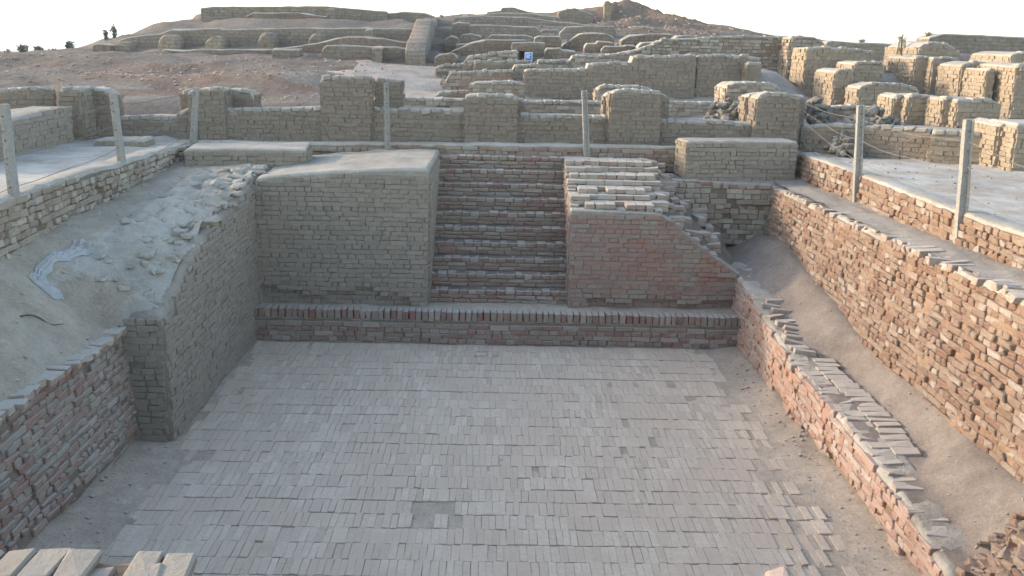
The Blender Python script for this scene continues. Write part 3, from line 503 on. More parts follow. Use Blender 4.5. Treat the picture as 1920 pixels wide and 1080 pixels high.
while y > 4.2:
    ry = .283 * rg.uniform(.97, 1.03); yc = y - ry / 2; lift = rg.gauss(0, .003)
    ragl = rg.uniform(-.05, .12); ragr = rg.uniform(-.16, .1); x = float(lf(yc)) + ragl - rg.random() * .06; seglift = 0
    while x < float(rf(yc)) + ragr:
        w = .068 * rg.uniform(.88, 1.14)
        if rg.random() < .10: w *= 1.75
        if rg.random() < .10: seglift = rg.gauss(0, .0028)
        xc = x + w / 2; x += w
        p = np.array([[xc, yc, 0.0]]); worn = float(fbm(p, 1.4, 3, 44)[0])
        sink = 0
        if worn < -.6 and rg.random() < .15: sink = rg.uniform(.006, .018)
        if xc > float(rf(yc)) - .55: sink += rg.random() * .02 * (1 if rg.random() < .5 else 0)
        if (abs(xc + .47) < .3 and abs(yc - 8.75) < .3 and rg.random() < .6): sink = .02
        if rg.random() < .004: sink += .015
        yo = rg.gauss(0, .005)
        if xc > float(rf(yc)) - .4 and rg.random() < .25: continue
        zt_ = .014 + lift * .6 + seglift + .006 * float(vnoise(p, .9, 5)[0]) + rg.gauss(0, .0016) - sink
        B.add((xc, yc + yo, zt_ - .03), (rg.gauss(0, .006), 1, rg.gauss(0, .008)), (1, 0, rg.gauss(0, .012)), (ry - .006 - rg.random() * .005, w - .0016, .06))
    y -= ry; k += 1
B.build(bath, 'floor_brick', limit=300, chamfer=.0022, jit=.0012, seed=5)
# ================================================================== kerb and ledge at the foot of the stairs
kerb = thing('ledge_wall', 'low brick kerb with on-edge coping below the staircase at the pool floor', 'wall', (0, 14.15, 0))
wall(kerb, (-3.46, 14.15), (3.66, 14.09), .26, [(0, .362), (7.2, .362)], -.05, 'pool', 'f', 170, 11, rnd=.015, ch=.0725, bl=.27, simple=False)
B = Bricks(); x = -3.44; rg = random.Random(5)
while x < 3.6:
    w = .093 * rg.uniform(.85, 1.12)
    B.add((x + w / 2, 14.15 - .06 * (x + 3.46) / 7.1 + .1 + rg.gauss(0, .006) - .012, .425 + rg.gauss(0, .004)), (1, rg.gauss(0, .02), rg.gauss(0, .01)), (0, 1, rg.gauss(0, .02)), (w - .011, .22, .135))
    x += w
B.build(kerb, 'pool_brick', 130, .006, .004, 9, name='coping_brick')
lg = heightfield('ledge_ground', np.linspace(-3.5, 3.75, 60), np.linspace(14.28, 15.0, 9), lambda X, Y: .468 + .012 * noise2(X, Y, 2, 3, 1) + .03 * np.clip((Y - 14.5) / .3, 0, 1), 'pit_dirt')
# ================================================================== staircase
stairs = thing('staircase', 'ten red brick steps climbing out of the bath between two masonry blocks', 'staircase', (.1, 14.67, .49))
SX0, SX1 = -.98, 1.17; rg = random.Random(11)
for i in range(10):
    fy = 14.67 + .237 * i; z0 = .49 + .195 * i; z1 = z0 + .195
    last = .55 if i == 9 else .42
    V, F, L, U, zt = sweep((SX0, fy + .035), (SX1, fy + .035), last, [(0, z1 - .004), (2.2, z1 - .004)], z0 - .12, step=.1, rnd=.02, amp=.006, seed=i, loc=(.1, fy, z0), endround=False)
    s = link('step', mesh_from('step', V, F, 'mud_mortar', smooth=True, sharp=50), stairs, (0, fy - 14.67, z0 - .49))
    B = Bricks()
    for c, (zc, h, b) in enumerate(((z1 - .037, .07, .142), (z1 - .105, .06, .285), (z1 - .168, .058, .25))):
        x = SX0 - rg.random() * b
        while x < SX1:
            w = b * rg.uniform(.88, 1.12); a = max(x, SX0); e = min(x + w, SX1); x += w
            if e - a < .05 or (c and rg.random() < .02): continue
            pr = -.004 * c + rg.gauss(0, .005)
            dd = .2 if c == 0 else .12
            B.add(((a + e) / 2, fy - pr + dd / 2, zc + rg.gauss(0, .003)), (1, rg.gauss(0, .012), rg.gauss(0, .012)), (0, -1, 0), (e - a - .012, dd, h - .009))
    B.build(stairs, 'pool_brick', 300, .006, .004, 20 + i, parent=s)
# ================================================================== block left of the stairs
blockl = thing('masonry_block', 'large mud-plastered brick block left of the staircase', 'wall', (-2.2, 14.55, .47))
def offl(u, z):
    o = .085 * (2.45 - z)
    edge = .68 + .05 * math.sin(u * 5.1) + .03 * math.sin(u * 13)
    if z < edge and .05 < u < 2.25: o -= .085
    return o
wall(blockl, (-3.43, 14.62), (-.93, 14.6), 2.55, [(0, 2.31), (.35, 2.36), (.95, 2.42), (1.85, 2.49), (2.5, 2.50)], .42, 'mud', 'fr', 300, 21, off=offl, rnd=.05, step=.09, toprough=2.5, simple=False, ch=.068, bl=.25, amp=.006, cap=.05, chamfer=.005, proud=.032, psd=.0035, miss=.006, jit=.003, joint=.002, holes=.13)
# ================================================================== left lining wall
PL = [(0, 1.44), (.35, 1.52), (.9, 1.77), (1.3, 1.86), (1.65, 1.97), (3, 2.11), (4.1, 2.25), (4.6, 2.31)]
linl = thing('lining_wall', 'sloping mud-plastered wall along the left side of the bath', 'wall', (-3.5, 12.4, 0))
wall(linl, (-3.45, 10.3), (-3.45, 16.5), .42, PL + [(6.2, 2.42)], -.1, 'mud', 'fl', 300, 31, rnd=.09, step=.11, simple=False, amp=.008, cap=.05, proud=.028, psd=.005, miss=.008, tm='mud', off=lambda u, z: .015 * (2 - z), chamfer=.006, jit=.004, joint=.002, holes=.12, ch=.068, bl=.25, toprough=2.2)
# near wall on the left, set back and leaning
nearl = thing('brick_wall', 'reddish brick wall at the left front corner, set back behind the plastered wall', 'wall', (-3.9, 8.7, 0))
NLZ = [(0, 1.36), (1.5, 1.35), (3.0, 1.34), (4.1, 1.30), (5.0, 1.24)]
wall(nearl, (-4.0, 5.9), (-3.93, 10.85), .4, NLZ, -.1, 'red', 'f', 260, 41, off=lambda u, z: .15 * (1.32 - z) + .02 * math.sin(u * 2.3 + z * 4) - (.05 if (z < .16) else 0), rnd=.03, simple=False, chamfer=.008, jit=.005, psd=.007, proud=.028, miss=.025, rot=.014, ch=.070, bl=.25)
B = Bricks(); yy = 6.0; rg = random.Random(15)
while yy < 10.7:
    w = rg.uniform(.1, .16)
    if rg.random() < .93:
        B.add((-3.985 + .014 * (yy - 5.9) + rg.gauss(0, .02), yy + w / 2, 1.385 - .027 * (yy - 6) + rg.gauss(0, .008)), (1, rg.gauss(0, .12), rg.gauss(.03, .05)), (0, 1, rg.gauss(0, .05)), (rg.uniform(.2, .29), w - .015, .065))
    yy += w
B.build(nearl, 'dusty_brick', 40, .007, .006, 16)
# terrace behind those walls
zi = interp_fn([(5, 1.36), (10.2, 1.33), (10.45, 1.5)] + [(10.3 + u, z) for u, z in PL if u > .3] + [(16, 2.40), (17.4, 2.40)])
zo = interp_fn([(5, 2.05), (10, 2.12), (13.6, 2.24), (15.9, 2.35), (17.4, 2.40)])
xi = interp_fn([(5, -3.97), (10.2, -3.93), (10.45, -3.55), (17.4, -3.55)])
def terr_z(X, Y):
    t = np.clip((X + 4.97) / (xi(Y) + 4.97), 0, 1)
    hump = np.clip((Y - 10.6) / 1.2, 0, 1) * np.clip((15.6 - Y) / 1, 0, 1)
    s = t ** np.where(hump > .3, 1.6, 1.15)
    z = zo(Y) * (1 - s) + zi(Y) * s - .015
    band = np.clip((t - .38) / .12, 0, 1) * hump
    rid = 1 - 2 * np.abs(noise2(X * 1.0, Y * .7, 3.0, 3, 12))
    return z + band * (.05 + .045 * rid + .03 * noise2(X, Y, 7, 3, 77)) + .02 * noise2(X, Y, 1.8, 3, 5) + .01 * noise2(X, Y, 8, 2, 15)
tx = np.linspace(-5.0, -3.5, 60)
terr = heightfield('terrace_ground', tx, np.linspace(5.2, 17.25, 300), terr_z, 'terrace_dirt', keep=lambda x, y: x < float(xi(y)) + .02)
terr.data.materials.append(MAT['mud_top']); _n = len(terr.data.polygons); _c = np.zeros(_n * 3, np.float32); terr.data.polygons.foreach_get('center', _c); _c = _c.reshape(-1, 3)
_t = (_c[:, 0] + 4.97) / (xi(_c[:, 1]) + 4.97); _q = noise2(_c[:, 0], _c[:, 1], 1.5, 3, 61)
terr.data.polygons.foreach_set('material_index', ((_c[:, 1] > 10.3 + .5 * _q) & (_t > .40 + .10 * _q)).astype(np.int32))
def tz(x, y): return float(terr_z(np.array([x]), np.array([y]))[0])
B = Bricks(); rg = random.Random(19)     # worn bricks showing through the top of the lining wall
for i in range(170):
    yv = rg.uniform(10.5, 15.4); x = -3.5 - abs(rg.gauss(0, .42))
    if x < -4.55: continue
    a = rg.choice((0, math.pi / 2)) + rg.gauss(0, .18)
    B.add((x, yv, tz(x, yv) - .027 + rg.gauss(0, .008)), (math.cos(a), math.sin(a), rg.gauss(.0, .06)), (-math.sin(a), math.cos(a), rg.gauss(0, .06)), (rg.uniform(.12, .29), rg.uniform(.09, .15), .065))
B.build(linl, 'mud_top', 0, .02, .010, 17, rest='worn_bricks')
# ================================================================== outer walls, ledges
outl = thing('retaining_wall', 'tan brick retaining wall behind the two leftmost fence posts', 'wall', (-5, 11.5, 2.1))
wall(outl, (-4.95, 6.3), (-4.95, 17.2), .3, [(0, 2.65), (3.9, 2.66), (7.3, 2.63), (9.5, 2.58), (10.9, 2.56)], 1.95, 'tan', 'f', 300, 51, rnd=.05, amp=.02, simple=False, chamfer=.010, jit=.006, psd=.011, ch=.076, bl=.25, cm='dark_mortar', proud=.032, miss=.03, joint=.010, cap=.015, rot=.025, off=lambda u, z: .02 * math.sin(u * 1.9))
outr = thing('retaining_wall', 'sunlit orange brick retaining wall behind the two right-hand fence posts', 'wall', (5.2, 12.2, 2.1))
wall(outr, (5.2, 17.2), (5.2, 6.8), .3, [(0, 2.58), (4.6, 2.59), (7.5, 2.6), (10.4, 2.62)], 2.0, 'tan', 'f', 300, 61, rnd=.04, amp=.015, simple=False, chamfer=.009, jit=.006, psd=.011, ch=.08, bl=.26, bm='lit_brick', cm='warm_mortar', proud=.028, miss=.03, joint=.012, rot=.03, off=lambda u, z: .025 * math.sin(u * 1.3 + 1))
backw = thing('retaining_wall', 'long low red brick wall behind the stair head, two fence posts before it', 'wall', (0, 17.2, 2.3))
wall(backw, (-5.0, 17.2), (5.2, 17.24), .32, [(0, 2.54), (2.0, 2.55), (5, 2.6), (8.3, 2.62), (10.2, 2.61)], 2.2, 'red', 'f', 200, 71, rnd=.04, amp=.014, simple=False, ch=.072, cap=.02)
big = thing('brick_wall', 'tall eroded sunlit brick wall along the right of the passage', 'wall', (4.6, 11.5, .8))
BT = [(0, 2.07), (2.9, 2.13), (5.4, 2.2), (8, 2.25), (10.4, 2.28)]; btz = interp_fn(BT)
def offb(u, z):
    P = np.array([[u, z, 3.0]])
    e = float(fbm(P, 1.1, 3, 7)[0])
    o = .07 * (2.2 - z) + .02 * e
    d = float(btz(u)) - z
    if u > 4.5: o -= .075 * max(0, e + .15) * math.exp(-((d - .42) / .22) ** 2) * min(1, (u - 4.5) / 2) * 1.6
    return o
wall(big, (4.6, 16.42), (4.6, 6.2), .32, BT, lambda u: float(np.interp(u, [0, 1.1, 3.5, 5.5, 10.4], [1.2, 1.28, .98, .7, .65])), 'tan', 'f', 300, 81, off=offb, rnd=.04, amp=.028, step=.1, nf=4, simple=False, bm='lit_brick', cm='warm_mortar', proud=.026, psd=.0075, miss=.035, joint=.006, chamfer=.010, jit=.005, ch=.070, bl=.25, rot=.016)
B = Bricks(); yy = 16.3; rg = random.Random(25)
while yy > 6.4:
    w = rg.uniform(.09, .15)
    if rg.random() < .9:
        B.add((4.6 + .13 + rg.gauss(0, .03), yy - w / 2, float(btz(16.42 - yy)) - .012 + rg.gauss(0, .009)), (1, rg.gauss(0, .1), rg.gauss(0, .04)), (0, 1, rg.gauss(0, .06)), (rg.uniform(.22, .32), w - .02, .07))
    yy -= w
B.build(big, 'dusty_brick', 60, .007, .006, 26, name='coping_brick')
ledge = heightfield('ledge_ground', np.linspace(4.66, 5.26, 12), np.linspace(6.0, 17.25, 110), lambda X, Y: np.interp(Y, [6, 11, 13.5, 16.4, 17.3], [2.3, 2.24, 2.2, 2.15, 2.17]) - .02 * np.clip((4.95 - X) / .2, 0, 1) + .018 * noise2(X, Y, 2.2, 4, 31) + .008 * noise2(X, Y, 9, 2, 3), 'ledge_dirt')
def backg(X, Y):
    t = np.clip((X - 1.6) / .9, 0, 1); t = t * t * (3 - 2 * t)
    return 2.425 * (1 - t) + (2.16 - .11 * np.clip((16.75 - Y) / .25, 0, 1)) * t + .012 * noise2(X, Y, 2, 3, 41) + np.clip((-3.0 - X) / .6, 0, 1) * -.03
heightfield('stair_head_ground', np.linspace(-3.6, 4.72, 70), np.linspace(16.46, 17.26, 17), backg, 'ledge_dirt', keep=lambda x, y: y > (17.12 if x < -.95 else 16.84 if x < 1.2 else (16.9 if x < 2.25 else 16.4)))
# ================================================================== right lining wall
linr = thing('lining_wall', 'low crumbling pinkish brick wall along the right edge of the bath', 'wall', (3.7, 11.5, 0))
RZ = [(0, 1.02), (.6, 1.03), (1.4, .95), (2.85, .78), (3.6, .68), (4.1, .63), (5.95, .61), (6.7, .56), (7.6, .47), (8.3, .36), (8.6, .2)]
rzf = interp_fn([(15.5 - u, z) for u, z in reversed(RZ)])
def offr(u, z):
    e = float(fbm(np.array([[u, z * 1.5, 9.0]]), 1.6, 3, 17)[0])
    return .05 * (.7 - z) + .03 * e * (1 if u > 4 else .5) - (.05 if (z < .14 and e < .2 and u > 3) else 0)
wall(linr, (3.65, 15.5), (3.65, 6.9), .36, RZ, -.08, 'tan', 'f', 300, 91, off=offr, rnd=.05, amp=.02, nf=4, step=.09, simple=False, bm='pink_brick', cm='warm_mortar', proud=.024, psd=.006, miss=.03, joint=.003, chamfer=.007, jit=.005, ch=.07, bl=.27, holes=.2)
B = Bricks(); rg = random.Random(29)
for lev in range(4):                                   # brick ends standing out where the wall rises
    yy = 11.75 + lev * .22
    while yy < 13.5 + .4 * lev:
        w = rg.uniform(.11, .16); ln = rg.uniform(.22, .33)
        z = float(rzf(yy)) + .02 - lev * .07 + rg.gauss(0, .012)
        B.add((3.68 + ln / 2 + rg.uniform(-.02, .12) + lev * .06, yy + w / 2, z), (1, rg.gauss(0, .14), rg.gauss(-.08, .08)), (0, 1, rg.gauss(0, .08)), (ln, w - .03, .06))
        yy += w
yy = 7.4
while yy < 11.7:                                       # edge bricks
    w = rg.uniform(.12, .2)
    if rg.random() < .92: B.add((3.66 + .12 + rg.gauss(0, .02), yy + w / 2, float(rzf(yy)) - .026 + rg.gauss(0, .006)), (1, rg.gauss(0, .06), rg.gauss(0, .03)), (0, 1, rg.gauss(0, .03)), (rg.uniform(.2, .27), w - .012, .068))
    yy += w
yy = 8.95
while yy < 11.6:                                       # flat bricks lying behind the edge
    w = .142 * rg.uniform(.93, 1.07)
    B.add((4.035 + rg.gauss(0, .008) - .02 * math.sin(yy * 3), yy + w / 2, float(rzf(yy)) - .010 + rg.gauss(0, .003)), (1, rg.gauss(0, .03), rg.gauss(.01, .008)), (0, 1, rg.gauss(0, .02)), (.265 + rg.gauss(0, .01), w - .007, .06))
    yy += w
B.build(linr, 'dusty_brick', 110, .006, .005, 30, name='loose_brick')
pzw = interp_fn([(5.5, .8), (8, .83), (11, .86), (13, 1.1), (15.3, 1.38), (16.5, 1.28)])
def pass_z(X, Y):
    pv_ = np.clip((Y - 8.6) / .3, 0, 1) * np.clip((12.0 - Y) / .4, 0, 1)
    t = np.clip((X - 3.85 - .33 * pv_) / (.65 - .3 * pv_), 0, 1); t = t * t * (3 - 2 * t)
    near = rzf(np.clip(Y, 7.6, 15.4)) - .005
    return near * (1 - t) + pzw(Y) * t + .02 * noise2(X, Y, 1.7, 3, 51) + .007 * noise2(X, Y, 9, 2, 5)
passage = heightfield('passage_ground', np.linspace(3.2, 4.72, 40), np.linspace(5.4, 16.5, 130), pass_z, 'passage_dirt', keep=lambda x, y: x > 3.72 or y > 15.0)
# ================================================================== block right of the stairs
blockr = thing('masonry_block', 'broken red brick block right of the staircase, its top stepping down to the right', 'wall', (2.3, 14.6, .47))
FR = [(0, 1.93), (1.28, 1.90), (1.45, 1.82), (1.75, 1.58), (2.1, 1.31), (2.35, 1.16), (2.55, 1.02)]
def offq(u, z):
    o = .085 * (1.95 - z) - (.085 if (z < .60 + .03 * math.sin(u * 6) and u > .3) else 0) - (.05 * max(0, (u - 1.9) / .6) if z < 1.0 else 0)
    return o
wall(blockr, (1.15, 14.66), (3.68, 14.68), .3, FR, .42, 'pool', 'fl', 300, 101, off=offq, rnd=.02, simple=False, bm='washed_brick', cm='mud', proud=.020, psd=.004, amp=.004, joint=.005, miss=.004, ch=.069, bl=.27, chamfer=.004, jit=.0025, holes=.08)
def surf(x, yv):
    xr = 2.42 + .04 * math.sin(yv * 5) + .05 * (yv - 14.7)
    z = 1.93 + (yv - 14.72) * (.515 / 1.9)
    if x > xr: z -= (x - xr) * .78
    return max(z, .9)
sxs = np.linspace(1.17, 3.78, 40); sys_ = np.linspace(14.9, 17.0, 30)
sz = np.array([[min(2.42, surf(x, yv)) - .075 for yv in sys_] for x in sxs])
sX, sY = np.meshgrid(sxs, sys_, indexing='ij'); sz = sz + .02 * noise2(sX, sY, 4, 3, 3)
V = list(np.stack([sX, sY, sz], -1).reshape(-1, 3) - np.array(blockr.location)); n_ = len(sys_); F = []
for i in range(39):
    for j in range(29): F.append((i * n_ + j, (i + 1) * n_ + j, (i + 1) * n_ + j + 1, i * n_ + j + 1))
base = len(V)                                          # the side towards the stairs
for j in range(30): V.append((1.17 - 2.3, sys_[j] - 14.6, -.05))
for j in range(29): F.append((j, j + 1, base + j + 1, base + j))
link('rubble_core', mesh_from('rubble_core', V, F, 'mud_mortar', smooth=True, sharp=60), blockr)
B = Bricks(); rg = random.Random(33); yv = 14.74; r = 0
while yv < 16.95:
    dy = .142 if r % 3 else .28
    x = 1.16 + (0 if r % 2 else -.1); k = 0
    while x < 3.4:
        w = (.28 if dy < .2 else .145) * rg.uniform(.9, 1.1)
        a = max(x, 1.16); xc = (a + x + w) / 2; wd = x + w - a; x += w
        s = min(2.45, surf(xc, yv + dy / 2)); lev = math.floor((s - .49) / .072 + rg.uniform(.1, .75)) * .072 + .49
        if wd < .06: continue
        if xc > 2.75 and rg.random() < .35: continue
        B.add((xc, yv + dy / 2, min(lev, 2.45) - .033), (1, rg.gauss(0, .02 if xc < 2.5 else .12), rg.gauss(0, .01 if xc < 2.5 else .08)), (0, -1, rg.gauss(0, .012)), (wd - .006, dy - .007, .067))
        B.add((xc, yv + dy / 2 + .004, min(lev, 2.45) - .105), (1, rg.gauss(0, .02), 0), (0, -1, 0), (wd - .02, dy - .004, .062))
    yv += dy; r += 1
B.build(blockr, 'dusty_brick', 200, .005, .004, 34)
# face towards the stairs
B = Bricks(); lay(B, (1.16, 17.0), (0, -1), 2.3, .45, lambda u: min(2.38, surf(1.3, 17.0 - u)) - .04, 37, proud=.006, miss=.02)
B.build(blockr, 'pool_brick', 0, .010, .004, 38, rest='side_brickwork')
# wall closing the passage
seg = thing('brick_wall', 'short brick wall closing the far end of the right-hand passage', 'wall', (3.5, 16.4, 1.2))
def offs(u, z):
    c = 1.85 - (2.05 - z) * .45
    return -.09 * math.exp(-((u - c) / .10) ** 2) * (1 if z < 1.85 else 0) - (.05 if (u > c and z < 1.75) else 0)
wall(seg, (2.2, 16.42), (4.66, 16.42), .3, [(0, 2.15), (1.2, 2.13), (2.0, 2.13), (2.1, 2.1), (2.5, 2.05)], 1.1, 'pool', 'f', 200, 111, off=offs, rnd=.02, simple=False, bm='tan_brick', amp=.012, ch=.085, bl=.28, psd=.008, proud=.028, miss=.015, chamfer=.008)
B = Bricks(); x = 2.25; rg = random.Random(35)
while x < 4.6:
    w = .2 * rg.uniform(.8, 1.2); B.add((x + w / 2, 16.5, 2.15 - .035 * (x - 2.2) + rg.gauss(0, .005)), (1, rg.gauss(0, .03), rg.gauss(0, .02)), (0, 1, 0), (w - .012, .2, .07)); x += w
B.build(seg, 'pool_brick', 20, .010, .004, 36, name='coping_brick')
# ================================================================== pedestals
pl = thing('pedestal', 'flat mud-plastered pedestal at the far left corner behind the plastered block', 'pedestal', (-3.8, 15.7, 2.3))
wall(pl, (-4.72, 15.62), (-2.9, 15.8), .95, [(0, 2.585), (1.9, 2.61)], 2.2, 'mud', 'flr', 60, 121, rnd=.03, simple=False, amp=.008)
pr = thing('pedestal', 'mud-plastered pedestal with a sunlit left end at the far right corner', 'pedestal', (4.1, 16.6, 2.1))
wall(pr, (3.16, 16.56), (5.02, 16.78), .62, [(0, 2.78), (1.9, 2.8)], 2.05, 'mud', 'flr', 120, 131, rnd=.03, simple=False, amp=.008, psd=.005)
# ================================================================== fragments near the camera
fl = thing('broken_wall_top', 'broken brick wall top in the bottom left foreground', 'wall', (-2.4, 3.9, 1.9))
V, F, *_ = sweep((-3.6, 3.5), (-1.44, 3.5), .76, [(0, 1.97), (2.2, 1.965)], .9, step=.09, rnd=.05, amp=.02, nf=5, seed=4, loc=(-2.4, 3.9, 1.9))
link('core', mesh_from('core', V, F, 'warm_mortar', smooth=True, sharp=50), fl)
B = Bricks(); rg = random.Random(45); x = -3.6
while x < -1.46:
    w = .143 * rg.uniform(.94, 1.06)
    for yy, ln in ((4.13, .29), (3.83, .29)):
        if yy < 4 and rg.random() < .5: continue
        if yy > 4 and -1.83 < x < -1.62: continue
        B.add((x + w / 2, yy + rg.gauss(0, .008), 1.985 + rg.gauss(0, .004)), (rg.gauss(-.04, .02), 1, rg.gauss(0, .015)), (1, 0, rg.gauss(0, .015)), (ln - .012, w - .009, .07))
    x += w
B.add((-1.50, 4.02, 1.97), (.95, .1, .05), (0, 1, 0), (.15, .26, .09)); B.add((-1.74, 4.06, 1.95), (1, -.1, .04), (.1, 1, .1), (.16, .2, .08))
B.build(fl, 'tan_brick', 60, .012, .007, 46)
fr = thing('broken_wall_top', 'sliver of broken brick wall top at the bottom edge right of centre', 'wall', (1.8, 3.8, 1.9))
V, F, *_ = sweep((1.3, 3.4), (2.35, 3.4), .79, [(0, 1.95), (1.1, 1.95)], .9, step=.09, rnd=.06, amp=.03, nf=5, seed=9, loc=(1.8, 3.8, 1.9))
link('core', mesh_from('core', V, F, 'warm_mortar', smooth=True, sharp=50), fr)
B = Bricks(); B.add((1.345, 4.1, 1.965), (1, .1, .1), (0, 1, 0), (.10, .2, .09))
for x in (1.5, 1.78, 2.06): B.add((x, 4.04, 1.935 + rg.gauss(0, .006)), (1, rg.gauss(0, .05), 0), (0, 1, rg.gauss(0, .03)), (.26, .26, .07))
B.build(fr, 'pink_brick', 10, .02, .01, 47)
heap = thing('brick_heap', 'heap of broken red bricks in the bottom right corner', 'rubble', (4.1, 6.8, .6)); B = Bricks(); rg = random.Random(49)
for i in range(620):
    x = rg.uniform(3.62, 4.56); yv = rg.uniform(6.0, 7.55); d = math.hypot((x - 4.3) / .62, (yv - 6.55) / .85)
    if d > rg.uniform(.75, 1.1): continue
    z = max(.35, float(pass_z(np.array([x]), np.array([yv]))[0])) + max(0, .30 * (1 - d)) * rg.uniform(.2, 1.0); t = rg.choice((.25, 1.8)) + rg.gauss(0, .35)
    B.add((x, yv, z), (math.cos(t), math.sin(t), rg.gauss(0, .22)), (-math.sin(t), math.cos(t), rg.gauss(0, .22)), (rg.uniform(.08, .25), rg.uniform(.07, .14), rg.uniform(.05, .07)))
B.build(heap, 'lit_brick', 200, .012, .009, 50)
